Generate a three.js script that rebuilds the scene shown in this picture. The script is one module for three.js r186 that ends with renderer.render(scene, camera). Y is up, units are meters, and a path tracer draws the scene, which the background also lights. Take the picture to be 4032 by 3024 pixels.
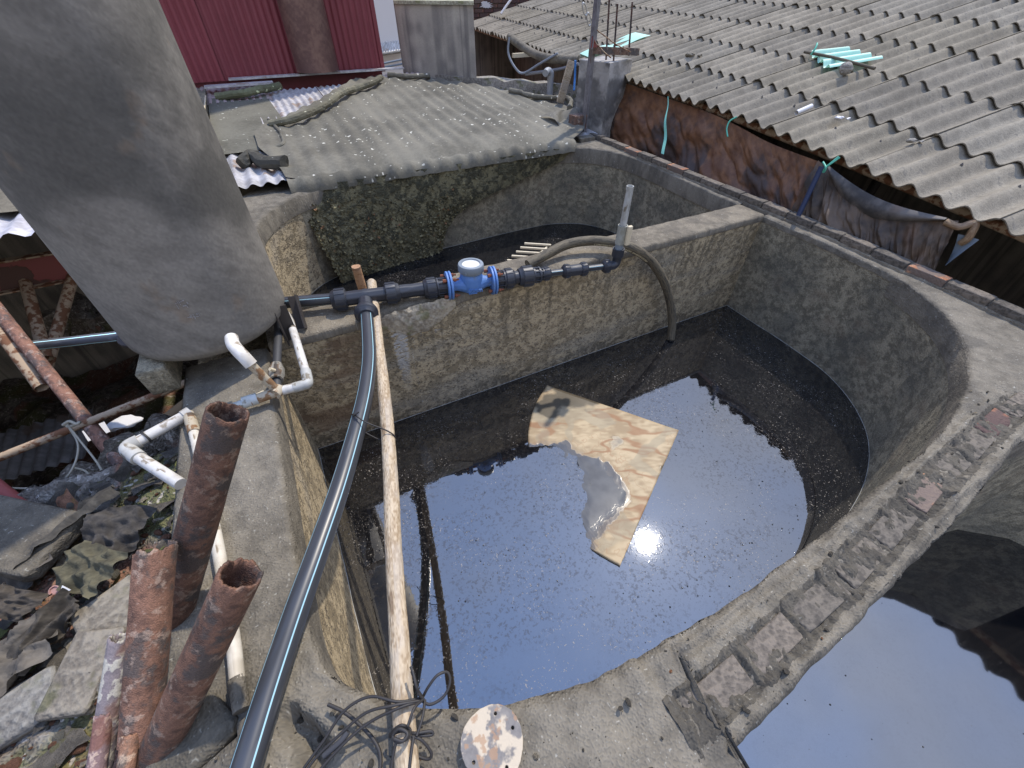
import * as THREE from 'three';
import { mergeGeometries, toCreasedNormals, mergeVertices } from 'three/addons/utils/BufferGeometryUtils.js';
import { RoundedBoxGeometry } from 'three/addons/geometries/RoundedBoxGeometry.js';
import { TextGeometry } from 'three/addons/geometries/TextGeometry.js';
import { FontLoader } from 'three/addons/loaders/FontLoader.js';

// ---------------------------------------------------------------- camera, sky, sun, exposure
// x runs along the dividing wall, -z runs away from the viewer across the tanks; y = 0 is the tank rim
const scene = new THREE.Scene();
const camera = new THREE.PerspectiveCamera(85.03, 4 / 3, 0.05, 400);
camera.position.set(0, 1.2, 0);
camera.rotation.order = 'YXZ';
camera.rotation.set(THREE.MathUtils.degToRad(-43.4), THREE.MathUtils.degToRad(-27.3), 0);
const EXPOSURE = 0.74, SUN = 5;
const sunDir = new THREE.Vector3(0.519, 1, -0.28).normalize();
const sun = new THREE.DirectionalLight(new THREE.Color(1, 0.91, 0.77), SUN);
sun.target.position.set(1, 0, -2); sun.position.copy(sunDir).multiplyScalar(30).add(sun.target.position);
sun.castShadow = true; sun.shadow.mapSize.set(4096, 4096); sun.shadow.radius = 2.2; sun.shadow.bias = -0.0005;
Object.assign(sun.shadow.camera, { left: -12, right: 12, top: 12, bottom: -12, near: 1, far: 70 });
scene.add(sun, sun.target);

// ---------------------------------------------------------------- noise
function hash(x, y, s) { let h = Math.imul(x, 374761393) + Math.imul(y, 668265263) + Math.imul(s, 1274126177); h = Math.imul(h ^ (h >>> 13), 1274126177); h ^= h >>> 16; return (h >>> 0) / 4294967296; }
function vn(x, y, s) { const xi = Math.floor(x), yi = Math.floor(y), fx = x - xi, fy = y - yi, u = fx * fx * (3 - 2 * fx), v = fy * fy * (3 - 2 * fy); const a = hash(xi, yi, s), b = hash(xi + 1, yi, s), c = hash(xi, yi + 1, s), d = hash(xi + 1, yi + 1, s); return a + (b - a) * u + (c - a) * v + (a - b - c + d) * u * v; }
function fb(x, y, o, s, g = 0.5) { let t = 0, a = 1, n = 0; for (let i = 0; i < o; i++) { t += a * vn(x, y, s + i * 17); n += a; a *= g; x *= 2.03; y *= 2.03; } return t / n; }
function pn(x, y, f, s) { const X = x * f, Y = y * f, xi = Math.floor(X), yi = Math.floor(Y), fx = X - xi, fy = Y - yi, u = fx * fx * (3 - 2 * fx), v = fy * fy * (3 - 2 * fy), m = (n) => ((n % f) + f) % f, x0 = m(xi), x1 = m(xi + 1), y0 = m(yi), y1 = m(yi + 1); const a = hash(x0, y0, s), b = hash(x1, y0, s), c = hash(x0, y1, s), d = hash(x1, y1, s); return a + (b - a) * u + (c - a) * v + (a - b - c + d) * u * v; }
function pf(x, y, f, o, s, g = 0.5) { let t = 0, a = 1, n = 0; for (let i = 0; i < o; i++) { t += a * pn(x, y, f, s + i * 31); n += a; a *= g; f *= 2; } return t / n; }
function rng(seed) { let a = seed >>> 0; return () => { a = (a + 0x6D2B79F5) | 0; let t = Math.imul(a ^ (a >>> 15), 1 | a); t = (t + Math.imul(t ^ (t >>> 7), 61 | t)) ^ t; return ((t ^ (t >>> 14)) >>> 0) / 4294967296; }; }
const sst = (a, b, x) => { const t = Math.min(1, Math.max(0, (x - a) / (b - a))); return t * t * (3 - 2 * t); };
const mix = (a, b, t) => a + (b - a) * t;
const mix3 = (a, b, t) => [mix(a[0], b[0], t), mix(a[1], b[1], t), mix(a[2], b[2], t)];

// sky: blue air, whiter towards the horizon and round the sun, with thin soft cloud
{
  const w = 1024, h = 512, data = new Float32Array(w * h * 4);
  for (let j = 0; j < h; j++) for (let i = 0; i < w; i++) {
    const el = ((j + 0.5) / h - 0.5) * Math.PI, az = ((i + 0.5) / w - 0.5) * 2 * Math.PI;
    const dy = Math.sin(el), dx = Math.cos(el) * Math.cos(az), dz = Math.cos(el) * Math.sin(az);
    const cs = Math.max(-1, Math.min(1, dx * sunDir.x + dy * sunDir.y + dz * sunDir.z)), ang = Math.acos(cs) * 57.3, e = Math.max(0, dy);
    let c = mix3([1.12, 1.06, 0.95], [0.72, 1.25, 2.65], Math.pow(e, 1.3));
    const px = dx / (e + 0.35) * 1.5, pz = dz / (e + 0.35) * 1.5;
    const cl = sst(0.46, 0.8, fb(px + 3.1, pz + 7.7, 5, 91, 0.52)) * 0.7;
    c = mix3(c, [1.5, 1.46, 1.38], cl);
    const au = 1.2 * Math.exp(-ang / 9) + 0.5 * Math.exp(-ang / 28) + 8 * Math.exp(-ang * ang / 2);
    c = [c[0] + au * 1.0, c[1] + au * 0.98, c[2] + au * 0.95];
    if (dy < 0) c = [0.35, 0.34, 0.32];
    const k = (j * w + i) * 4; data[k] = c[0]; data[k + 1] = c[1]; data[k + 2] = c[2]; data[k + 3] = 1;
  }
  const t = new THREE.DataTexture(data, w, h, THREE.RGBAFormat, THREE.FloatType);
  t.mapping = THREE.EquirectangularReflectionMapping; t.magFilter = THREE.LinearFilter; t.minFilter = THREE.LinearFilter; t.needsUpdate = true;
  scene.background = t; scene.environment = t;
}
const renderer = new THREE.WebGLRenderer({ antialias: true });
renderer.setSize(1024, 768);
renderer.toneMapping = THREE.LinearToneMapping; renderer.toneMappingExposure = EXPOSURE;
renderer.shadowMap.enabled = true;

// ---------------------------------------------------------------- textures and materials
const enc = (v) => { v = Math.min(1, Math.max(0, v)); return 255 * (v <= 0.0031308 ? v * 12.92 : 1.055 * Math.pow(v, 1 / 2.4) - 0.055); };
function dt(data, n, m, srgb, tx, ty) {
  const t = new THREE.DataTexture(data, n, m); t.wrapS = t.wrapT = THREE.RepeatWrapping; t.magFilter = THREE.LinearFilter; t.minFilter = THREE.LinearMipmapLinearFilter; t.generateMipmaps = true;
  if (srgb) t.colorSpace = THREE.SRGBColorSpace; t.repeat.set(1 / tx, 1 / ty); t.needsUpdate = true; return t;
}
// fn(u, v) gives [r, g, b, height, roughness?] with linear colours; the tile is tx by ty metres
function surf(n, tx, ty, fn, opt = {}) {
  const c = new Uint8Array(n * n * 4), b = new Uint8Array(n * n * 4), r = opt.rough ? new Uint8Array(n * n * 4) : null;
  for (let j = 0; j < n; j++) for (let i = 0; i < n; i++) {
    const o = fn((i + 0.5) / n, (j + 0.5) / n), k = (j * n + i) * 4;
    c[k] = enc(o[0]); c[k + 1] = enc(o[1]); c[k + 2] = enc(o[2]); c[k + 3] = 255;
    const h = Math.max(0, Math.min(255, o[3] * 255)); b[k] = b[k + 1] = b[k + 2] = h; b[k + 3] = 255;
    if (r) { const q = Math.max(0, Math.min(255, o[4] * 255)); r[k] = r[k + 1] = r[k + 2] = q; r[k + 3] = 255; }
  }
  const p = { map: dt(c, n, n, true, tx, ty), roughness: opt.roughness ?? 0.9, metalness: opt.metalness ?? 0 };
  if (opt.bump) { p.bumpMap = dt(b, n, n, false, tx, ty); p.bumpScale = opt.bump; }
  if (r) { p.roughnessMap = dt(r, n, n, false, tx, ty); p.roughness = 1; }
  const m = new THREE.MeshStandardMaterial(p);
  return m;
}
const tint = (m, r, g, b) => { const q = m.clone(); q.color.setRGB(r, g, b); return q; };
const flat = (r, g, b, rough = 0.8, metal = 0) => { const m = new THREE.MeshStandardMaterial({ roughness: rough, metalness: metal }); m.color.setRGB(r, g, b); return m; };
const M = {};
// grey weathered rim concrete
M.rim = surf(1024, 1.4, 1.4, (u, v) => {
  const a = pf(u, v, 5, 5, 1), f = pf(u, v, 40, 4, 9), g = pn(u, v, 400, 4), d = sst(0.52, 0.72, pf(u, v, 9, 5, 44, 0.6));
  let c = mix3([0.092, 0.08, 0.061], [0.196, 0.172, 0.132], sst(0.25, 0.75, a * 0.55 + f * 0.45));
  c = mix3(c, [0.075, 0.067, 0.055], d * 0.55);
  const sp = sst(0.9, 0.97, pn(u, v, 230, 71)) * 0.16, k = 0.86 + g * 0.28;
  return [c[0] * k + sp, c[1] * k + sp, c[2] * k + sp * 0.9, f * 0.5 + a * 0.3 + g * 0.2];
}, { bump: 0.012 });
// tan, flaking inner walls
M.tan = surf(1024, 1.1, 1.1, (u, v) => {
  const a = pf(u, v, 30, 6, 13, 0.78), b = pf(u, v, 4, 4, 23), b2 = pf(u, v, 11, 3, 29), g = pn(u, v, 400, 5), dk = sst(0.43, 0.6, a * 0.8 + b2 * 0.2);
  let c = mix3([0.45, 0.36, 0.225], [0.185, 0.145, 0.085], dk * mix(0.6, 1, b));
  c = mix3(c, [0.33, 0.3, 0.25], sst(0.55, 0.8, b) * 0.4);
  c = mix3(c, [0.07, 0.058, 0.042], sst(0.62, 0.7, pf(u, v, 90, 3, 77, 0.7)) * 0.75);
  const k = 0.8 + g * 0.4; return [c[0] * k, c[1] * k, c[2] * k, (1 - dk) * 0.5 + a * 0.3 + g * 0.2];
}, { bump: 0.009 });
// the dividing wall: the same plaster with white salt runs, a damp corner and a dark tide mark
M.divider = surf(1024, 3.4, 0.8, (u, v) => {
  const x = u > 0.905 ? u * 3.4 - 3.4 : u * 3.4, y = v * 0.8 - 0.8, U = u * 4.25, a = pf(U, v, 26, 6, 13, 0.78), b = pf(u, v, 5, 4, 23), b2 = pf(U, v, 9, 3, 29), g = pn(U, v, 330, 5), dk = sst(0.43, 0.6, a * 0.8 + b2 * 0.2);
  let c = mix3([0.45, 0.36, 0.225], [0.185, 0.145, 0.085], dk * mix(0.6, 1, b));
  c = mix3(c, [0.3, 0.275, 0.22], sst(0.5, 0.75, b) * 0.5);
  c = mix3(c, [0.07, 0.058, 0.042], sst(0.62, 0.7, pf(U, v, 80, 3, 77, 0.7)) * 0.75);
  const w = pn(u, 0.5, 90, 31) * 0.6 + pn(u, v, 160, 37) * 0.4, run = sst(0.56, 0.72, w) * sst(0.12, 0.22, x) * sst(0.62, 0.4, x) * sst(-0.62 + pn(u, 0.2, 70, 5) * 0.5, -0.2, y);
  c = mix3(c, [0.5, 0.5, 0.49], run * 0.7);
  const drip = sst(0.6, 0.75, pn(u, 0.8, 130, 41) * 0.7 + pn(u, v, 30, 43) * 0.3) * sst(0.3, 0.8, v);
  c = mix3(c, [0.09, 0.075, 0.05], drip * 0.5);
  c = mix3(c, [0.14, 0.085, 0.05], sst(0.5, 0.62, pf(u, v, 7, 4, 47)) * sst(0.3, -0.05, x) * 0.7);
  const tide = sst(-0.66 + (pf(U, 0.3, 12, 4, 53) - 0.5) * 0.12, -0.72 + (pf(U, 0.3, 12, 4, 53) - 0.5) * 0.12, y); c = mix3(c, [0.07, 0.055, 0.036], tide * 0.6 * (0.4 + 0.6 * dk));
  const k = 0.8 + g * 0.4; return [c[0] * k, c[1] * k, c[2] * k, (1 - dk) * 0.5 + a * 0.3 + g * 0.2];
}, { bump: 0.009 });
// grey-green rough inner walls
M.greyWall = surf(1024, 1.2, 1.2, (u, v) => {
  const a = pf(u, v, 34, 6, 33, 0.8), b = pf(u, v, 4, 4, 53), g = pn(u, v, 340, 6);
  let c = mix3([0.14, 0.122, 0.085], [0.31, 0.272, 0.19], sst(0.34, 0.66, a));
  c = mix3(c, [0.085, 0.085, 0.072], sst(0.5, 0.75, b) * 0.5);
  c = mix3(c, [0.2, 0.15, 0.1], sst(0.62, 0.8, pf(u, v, 7, 3, 3)) * 0.4);
  const k = 0.78 + g * 0.44; return [c[0] * k, c[1] * k, c[2] * k, a * 0.6 + g * 0.3];
}, { bump: 0.009 });
// far tank wall: stained plaster with dark and pale streaky blotches
M.farWall = surf(1024, 1.6, 1.6, (u, v) => {
  const a = pf(u, v, 26, 5, 133, 0.6), b = pf(u, v, 3, 4, 153), g = pn(u, v, 400, 16);
  let c = mix3([0.25, 0.215, 0.155], [0.1, 0.09, 0.068], sst(0.42, 0.6, a * 0.6 + b * 0.4));
  c = mix3(c, [0.33, 0.29, 0.21], sst(0.62, 0.72, pf(u, v, 22, 4, 183)) * 0.6);
  const k = 0.8 + g * 0.4; return [c[0] * k, c[1] * k, c[2] * k, a * 0.5 + g * 0.2];
}, { bump: 0.01 });
M.asb = surf(1024, 1.6, 1.6, (u, v) => {
  const a = pf(u, v, 5, 5, 203), s = pf(u, v, 60, 3, 223), g = pn(u, v, 420, 26), q = pn(u * 1, v, 14, 8) * 0.5 + pf(u, v, 30, 3, 91) * 0.5;
  let c = mix3([0.162, 0.144, 0.112], [0.29, 0.26, 0.205], sst(0.25, 0.75, a * 0.5 + s * 0.25 + q * 0.25));
  c = mix3(c, [0.1, 0.095, 0.085], sst(0.66, 0.8, s) * 0.5);
  const k = 0.84 + g * 0.32; return [c[0] * k, c[1] * k, c[2] * k, s * 0.6 + g * 0.4];
}, { bump: 0.003, roughness: 0.95 });
M.felt = surf(1024, 1.5, 1.5, (u, v) => {
  const a = pf(u, v, 4, 5, 303), s = pf(u, v, 80, 3, 323), g = pn(u, v, 420, 36);
  let c = mix3([0.098, 0.09, 0.068], [0.175, 0.162, 0.125], sst(0.25, 0.75, a * 0.7 + s * 0.3));
  const fl = sst(0.79, 0.84, pf(u, v, 44, 2, 377)) * sst(0.45, 0.6, pf(u, v, 6, 3, 31));
  c = mix3(c, [0.62, 0.6, 0.5], fl * 0.9);
  const k = 0.88 + g * 0.24; return [c[0] * k, c[1] * k, c[2] * k, s * 0.4 + g * 0.3];
}, { bump: 0.004, roughness: 0.85 });
M.algae = surf(1024, 1.3, 1.3, (u, v) => {
  const a = pf(u, v, 24, 6, 403, 0.75), b = pf(u, v, 4, 4, 423), g = pn(u, v, 300, 46), dk = sst(0.37, 0.66, a);
  let c = mix3([0.2, 0.178, 0.1], [0.05, 0.048, 0.028], dk);
  c = mix3(c, [0.09, 0.085, 0.05], sst(0.5, 0.7, b) * 0.6);
  const k = 0.75 + g * 0.5; return [c[0] * k, c[1] * k, c[2] * k, (1 - dk) * 0.7 + g * 0.3];
}, { bump: 0.02 });
M.scrapFelt = surf(1024, 1.1, 1.1, (u, v) => {
  const a = pf(u, v, 6, 5, 353, 0.6), s = pf(u, v, 60, 4, 363, 0.65), m = pf(u, v, 4, 4, 373);
  let c = mix3([0.075, 0.068, 0.06], [0.19, 0.172, 0.148], sst(0.3, 0.7, a * 0.5 + s * 0.5));
  c = mix3(c, [0.13, 0.13, 0.045], sst(0.56, 0.7, m) * 0.6);
  return [c[0], c[1], c[2], s * 0.5 + a * 0.4];
}, { bump: 0.008, roughness: 0.9 });
M.rust = surf(512, 0.35, 0.35, (u, v) => {
  const a = pf(u, v, 5, 5, 503, 0.6), s = pf(u, v, 24, 4, 523), g = pn(u, v, 220, 56);
  let c = mix3([0.085, 0.052, 0.04], [0.21, 0.125, 0.088], sst(0.3, 0.7, a * 0.5 + s * 0.5));
  c = mix3(c, [0.075, 0.072, 0.07], sst(0.5, 0.62, pf(u, v, 6, 5, 543, 0.6)) * 0.85);
  c = mix3(c, [0.4, 0.34, 0.28], sst(0.6, 0.75, pf(u, v, 16, 5, 563, 0.65)) * 0.5);
  const k = 0.75 + g * 0.5; return [c[0] * k, c[1] * k, c[2] * k, s * 0.5 + g * 0.5];
}, { bump: 0.0022, roughness: 0.85 });
M.peel = surf(512, 0.3, 0.3, (u, v) => {
  const s = pf(u, v, 22, 4, 603), a = pf(u, v, 5, 4, 623), g = pn(u, v, 200, 66);
  let c = mix3([0.24, 0.2, 0.2], [0.5, 0.46, 0.38], sst(0.5, 0.58, s));
  c = mix3(c, [0.2, 0.1, 0.065], sst(0.6, 0.7, a) * 0.7);
  const k = 0.85 + g * 0.3; return [c[0] * k, c[1] * k, c[2] * k, s];
}, { bump: 0.003, roughness: 0.8 });
M.pvc = surf(512, 0.5, 0.5, (u, v) => {
  const s = pf(u, v, 20, 4, 703), a = pf(u, v, 4, 4, 723);
  let c = mix3([0.46, 0.43, 0.38], [0.62, 0.6, 0.56], sst(0.3, 0.6, s * 0.5 + a * 0.5));
  c = mix3(c, [0.2, 0.15, 0.09], sst(0.62, 0.72, pf(u, v, 12, 5, 733)) * 0.8);
  return [c[0], c[1], c[2], s];
}, { bump: 0.001, roughness: 0.55 });
M.pvcDirty = surf(512, 0.4, 0.4, (u, v) => {
  const s = pf(u, v, 14, 5, 743, 0.6), a = pf(u, v, 4, 4, 753);
  let c = mix3([0.42, 0.36, 0.26], [0.22, 0.12, 0.055], sst(0.48, 0.6, s));
  c = mix3(c, [0.06, 0.05, 0.04], sst(0.58, 0.7, a) * 0.8);
  return [c[0], c[1], c[2], s];
}, { bump: 0.002, roughness: 0.7 });
M.wood = surf(512, 0.6, 0.25, (u, v) => {
  const w = pf(u, v, 4, 3, 803) * 0.08, s = pn(u * 1, v + w, 48, 8) * 0.5 + pn(u, (v + w), 96, 9) * 0.3 + pf(u, v, 5, 4, 813) * 0.4, kn = sst(0.86, 0.95, pn(u, v, 7, 99));
  let c = mix3([0.3, 0.215, 0.13], [0.52, 0.42, 0.29], sst(0.3, 0.85, s)); c = mix3(c, [0.16, 0.1, 0.055], kn * 0.7);
  c = mix3(c, [0.42, 0.37, 0.31], sst(0.5, 0.7, pf(u, v, 6, 4, 823)) * 0.5);
  return [c[0], c[1], c[2], s];
}, { bump: 0.002, roughness: 0.75 });
M.steelTank = surf(1024, 2.0, 2.4, (u, v) => {
  const w = (u * 1 + v * 1) % 1, a = pf(u, v, 5, 6, 903, 0.68), s = pf(w, v, 36, 5, 923, 0.7), g = pn(u, v, 300, 8);
  let c = mix3([0.15, 0.139, 0.122], [0.24, 0.223, 0.196], sst(0.3, 0.7, a * 0.5 + s * 0.5));
  const band = v * 2.4 + (pf(u, v, 4, 4, 943) - 0.5) * 0.7, soot = sst(0.42, 0.62, band) * (1 - sst(0.95, 1.3, band)) * sst(0.25, 0.6, pf(u, v, 9, 5, 947, 0.65) + 0.1);
  c = mix3(c, [0.05, 0.049, 0.045], soot * 0.7);
  c = mix3(c, [0.22, 0.155, 0.1], sst(0.68, 0.8, pf(u, v, 11, 5, 953, 0.6)) * 0.4);
  const k = 0.88 + g * 0.24; return [c[0] * k, c[1] * k, c[2] * k, s * 0.6 + g * 0.2];
}, { bump: 0.0012, roughness: 0.68 });
M.stucco = surf(1024, 1.6, 1.6, (u, v) => {
  const st = pn(u, 0.3, 40, 5) * 0.5 + pn(u, v * 0.5, 24, 8) * 0.5, a = pf(u, v, 4, 5, 1003), g = pn(u, v, 300, 76);
  let c = mix3([0.2, 0.185, 0.17], [0.42, 0.385, 0.33], sst(0.25, 0.75, st * 0.5 + a * 0.5));
  c = mix3(c, [0.12, 0.11, 0.105], sst(0.55, 0.75, pn(u, 0.7, 60, 1013) * 0.7 + pf(u, v, 6, 3, 1017) * 0.3) * 0.5);
  const k = 0.9 + g * 0.2; return [c[0] * k, c[1] * k, c[2] * k, a * 0.5 + g * 0.3];
}, { bump: 0.005 });
M.tarp = surf(1024, 1.2, 1.2, (u, v) => {
  const w = pf(u, v, 5, 4, 1103) * 0.12, a = pf(u + w, v + w, 7, 5, 1113, 0.6), s = pf(u, v, 30, 4, 1123), b = pf(u, v, 3, 3, 1133);
  let c = mix3([0.1, 0.042, 0.018], [0.205, 0.095, 0.042], sst(0.3, 0.7, a * 0.5 + s * 0.5));
  c = mix3(c, [0.035, 0.024, 0.02], sst(0.44, 0.6, b * 0.5 + a * 0.5) * 0.9);
  return [c[0], c[1], c[2], s * 0.4 + a * 0.4];
}, { bump: 0.012, roughness: 0.7 });
M.tarpDark = surf(1024, 1.2, 1.2, (u, v) => {
  const a = pf(u, v, 6, 5, 1203, 0.6), s = pf(u, v, 30, 4, 1223), b = pf(u, v, 3, 4, 1233);
  let c = mix3([0.05, 0.045, 0.043], [0.17, 0.145, 0.125], sst(0.35, 0.7, a * 0.6 + s * 0.4));
  c = mix3(c, [0.24, 0.12, 0.05], sst(0.54, 0.68, b) * 0.55);
  return [c[0], c[1], c[2], s * 0.4 + a * 0.4];
}, { bump: 0.01, roughness: 0.7 });
M.galv = surf(512, 0.9, 0.9, (u, v) => {
  const a = pf(u, v, 6, 5, 1303), s = pf(u, v, 40, 3, 1313);
  let c = mix3([0.36, 0.35, 0.35], [0.58, 0.57, 0.58], sst(0.3, 0.7, a * 0.6 + s * 0.4)); c = mix3(c, [0.3, 0.2, 0.13], sst(0.66, 0.76, pf(u, v, 9, 4, 1323)) * 0.7);
  return [c[0], c[1], c[2], s];
}, { bump: 0.001, roughness: 0.5, metalness: 0.25 });
M.red = surf(512, 1.5, 1.5, (u, v) => {
  const a = pf(u, v, 4, 5, 1403), s = pf(u, v, 30, 3, 1413), st = pn(u, 0.2, 60, 3);
  const k = 0.8 + 0.25 * a + 0.1 * s + 0.1 * st; return [0.2 * k, 0.036 * k + 0.008 * a, 0.046 * k + 0.01 * a, s];
}, { roughness: 0.55 });
M.soil = surf(1024, 1.3, 1.3, (u, v) => {
  const a = pf(u, v, 6, 5, 1503), s = pf(u, v, 40, 4, 1513, 0.6), g = pn(u, v, 300, 86), m = pf(u, v, 5, 4, 1523);
  let c = mix3([0.12, 0.1, 0.08], [0.26, 0.235, 0.2], sst(0.3, 0.7, s)); c = mix3(c, [0.26, 0.115, 0.07], sst(0.52, 0.66, a) * 0.7);
  c = mix3(c, [0.11, 0.12, 0.035], sst(0.56, 0.68, m) * 0.75); c = mix3(c, [0.5, 0.45, 0.4], sst(0.8, 0.86, pn(u, v, 90, 12)) * 0.7);
  const k = 0.75 + g * 0.5; return [c[0] * k, c[1] * k, c[2] * k, s * 0.7 + g * 0.3];
}, { bump: 0.02 });
M.stone = surf(512, 0.5, 0.5, (u, v) => {
  const a = pf(u, v, 5, 5, 1603), s = pf(u, v, 40, 3, 1613);
  let c = mix3([0.17, 0.155, 0.135], [0.33, 0.31, 0.27], sst(0.3, 0.7, a * 0.5 + s * 0.5)); c = mix3(c, [0.1, 0.11, 0.04], sst(0.6, 0.72, pf(u, v, 7, 4, 1623)) * 0.6);
  return [c[0], c[1], c[2], s];
}, { bump: 0.006 });
M.brick = surf(512, 0.5, 0.5, (u, v) => {
  const a = pf(u, v, 6, 5, 1703), s = pf(u, v, 50, 3, 1713);
  let c = mix3([0.1, 0.092, 0.085], [0.22, 0.2, 0.18], sst(0.3, 0.7, a * 0.4 + s * 0.6));
  return [c[0], c[1], c[2], s];
}, { bump: 0.004 });
M.brickRed = surf(512, 0.4, 0.4, (u, v) => {
  const a = pf(u, v, 6, 5, 1803), s = pf(u, v, 50, 3, 1813);
  let c = mix3([0.3, 0.12, 0.06], [0.46, 0.24, 0.13], sst(0.3, 0.7, a * 0.4 + s * 0.6)); c = mix3(c, [0.13, 0.115, 0.1], sst(0.45, 0.58, pf(u, v, 5, 4, 1823)) * 0.85);
  return [c[0], c[1], c[2], s];
}, { bump: 0.004 });
M.brickDirt = tint(M.brickRed, 0.62, 0.52, 0.55);
M.blackPipe = flat(0.028, 0.031, 0.038, 0.36);
M.fitting = flat(0.03, 0.033, 0.042, 0.42);
M.blue = surf(256, 0.4, 0.4, (u, v) => { const s = pf(u, v, 20, 4, 1903), k = 0.85 + 0.25 * s; const d = sst(0.66, 0.8, pf(u, v, 8, 4, 7)) * 0.5; return [mix(0.1 * k, 0.16, d), mix(0.22 * k, 0.2, d), mix(0.5 * k, 0.25, d), s]; }, { bump: 0.0012, roughness: 0.5 });
M.capGrey = flat(0.2, 0.235, 0.27, 0.5);
M.dial = flat(0.62, 0.62, 0.58, 0.25);
M.boltRust = flat(0.2, 0.065, 0.03, 0.8);
M.wire = flat(0.03, 0.027, 0.026, 0.6);
M.rope = flat(0.36, 0.33, 0.26, 0.9);
M.aqua = new THREE.MeshPhysicalMaterial({ roughness: 0.5, transmission: 0.35, thickness: 0, side: THREE.DoubleSide }); M.aqua.color.setRGB(0.42, 0.8, 0.66);
M.greenTape = flat(0.09, 0.42, 0.3, 0.5);
M.navy = flat(0.018, 0.03, 0.075, 0.6);
M.bluegrey = flat(0.16, 0.2, 0.24, 0.7);
M.cream = flat(0.62, 0.53, 0.37, 0.6);
M.darkSteel = flat(0.06, 0.052, 0.048, 0.6, 0.3);
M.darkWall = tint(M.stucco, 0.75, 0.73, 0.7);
M.primer = surf(512, 0.6, 0.6, (u, v) => { const a = pf(u, v, 5, 5, 2003), e = sst(0.56, 0.6, a); const c = mix3([0.26, 0.075, 0.065], [0.1, 0.05, 0.038], e); return [c[0], c[1], c[2], 1 - e]; }, { bump: 0.002, roughness: 0.7 });
M.rustPale = surf(512, 0.35, 0.35, (u, v) => { const a = pf(u, v, 9, 5, 2103, 0.6); const c = mix3([0.4, 0.3, 0.2], [0.17, 0.075, 0.035], sst(0.45, 0.58, a)); return [c[0], c[1], c[2], a]; }, { bump: 0.003, roughness: 0.85 });
M.greyPipe = flat(0.2, 0.22, 0.25, 0.38);
M.white = flat(0.68, 0.67, 0.66, 0.7);
M.scrap = flat(0.05, 0.045, 0.042, 0.9);

// ---------------------------------------------------------------- geometry helpers
const V = (a) => new THREE.Vector3(a[0], a[1], a[2]);
function grid(nu, nv, fn) {
  const p = [], uv = [], ix = [];
  for (let j = 0; j <= nv; j++) for (let i = 0; i <= nu; i++) { const q = fn(i / nu, j / nv); p.push(q[0], q[1], q[2]); uv.push(q[3] ?? q[0], q[4] ?? -q[2]); }
  for (let j = 0; j < nv; j++) for (let i = 0; i < nu; i++) { const a = j * (nu + 1) + i, b = a + 1, c = a + nu + 1, d = c + 1; ix.push(a, b, d, a, d, c); }
  const g = new THREE.BufferGeometry(); g.setAttribute('position', new THREE.Float32BufferAttribute(p, 3)); g.setAttribute('uv', new THREE.Float32BufferAttribute(uv, 2)); g.setIndex(ix); g.computeVertexNormals(); return g;
}
function boxUV(g) {                       // uv in metres from the face's main direction
  g = g.index ? g.toNonIndexed() : g; const p = g.attributes.position, n = p.count, uv = new Float32Array(n * 2), A = new THREE.Vector3(), B = new THREE.Vector3(), C = new THREE.Vector3();
  for (let i = 0; i < n; i += 3) {
    A.fromBufferAttribute(p, i); B.fromBufferAttribute(p, i + 1).sub(A); C.fromBufferAttribute(p, i + 2).sub(A); B.cross(C);
    const x = Math.abs(B.x), y = Math.abs(B.y), z = Math.abs(B.z);
    for (let k = i; k < i + 3; k++) { const X = p.getX(k), Y = p.getY(k), Z = p.getZ(k); if (y >= x && y >= z) { uv[2 * k] = X; uv[2 * k + 1] = -Z; } else if (x >= z) { uv[2 * k] = -Z; uv[2 * k + 1] = Y; } else { uv[2 * k] = X; uv[2 * k + 1] = Y; } }
  }
  g.setAttribute('uv', new THREE.BufferAttribute(uv, 2)); return g;
}
function box(w, h, d, x = 0, y = 0, z = 0, r = 0) { const g = r ? new RoundedBoxGeometry(w, h, d, 2, r) : new THREE.BoxGeometry(w, h, d); g.translate(x, y, z); return boxUV(g); }
function curve(pts, tension = 0.5) { return new THREE.CatmullRomCurve3(pts.map(V), false, 'catmullrom', tension); }
function tube(pts, r, seg = 40, rad = 12, cap = true) {
  const c = pts.length === 2 ? new THREE.LineCurve3(V(pts[0]), V(pts[1])) : curve(pts), L = c.getLength(); let g = new THREE.TubeGeometry(c, seg, r, rad, false); const uv = g.attributes.uv;
  for (let i = 0; i < uv.count; i++) uv.setXY(i, uv.getX(i) * L, uv.getY(i) * 2 * Math.PI * r);
  if (!cap) return g; g = g.toNonIndexed(); const parts = [g];
  for (const t of [0, 1]) { const d = new THREE.CircleGeometry(r, rad); d.applyQuaternion(new THREE.Quaternion().setFromUnitVectors(new THREE.Vector3(0, 0, 1), c.getTangent(t).multiplyScalar(t ? 1 : -1))); d.translate(...c.getPoint(t).toArray()); const du = d.attributes.uv; for (let i = 0; i < du.count; i++) du.setXY(i, du.getX(i) * r * 2, du.getY(i) * r * 2); parts.push(d.toNonIndexed()); }
  return mergeGeometries(parts);
}
function poly(pts, r, seg = 6, rad = 10) {           // straight runs with sharp bends: one tube per run
  const gs = []; for (let i = 0; i < pts.length - 1; i++) gs.push(tube([pts[i], pts[i + 1]], r, seg, rad)); return mergeGeometries(gs);
}
function lathe(prof, seg = 32) { const g = new THREE.LatheGeometry(prof.map(([y, r]) => new THREE.Vector2(Math.max(r, 0.0001), y)), seg); const uv = g.attributes.uv, p = g.attributes.position; for (let i = 0; i < uv.count; i++) uv.setXY(i, uv.getX(i) * 2 * Math.PI * 0.04, p.getY(i)); return toCreasedNormals(g, 0.7); }
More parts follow.
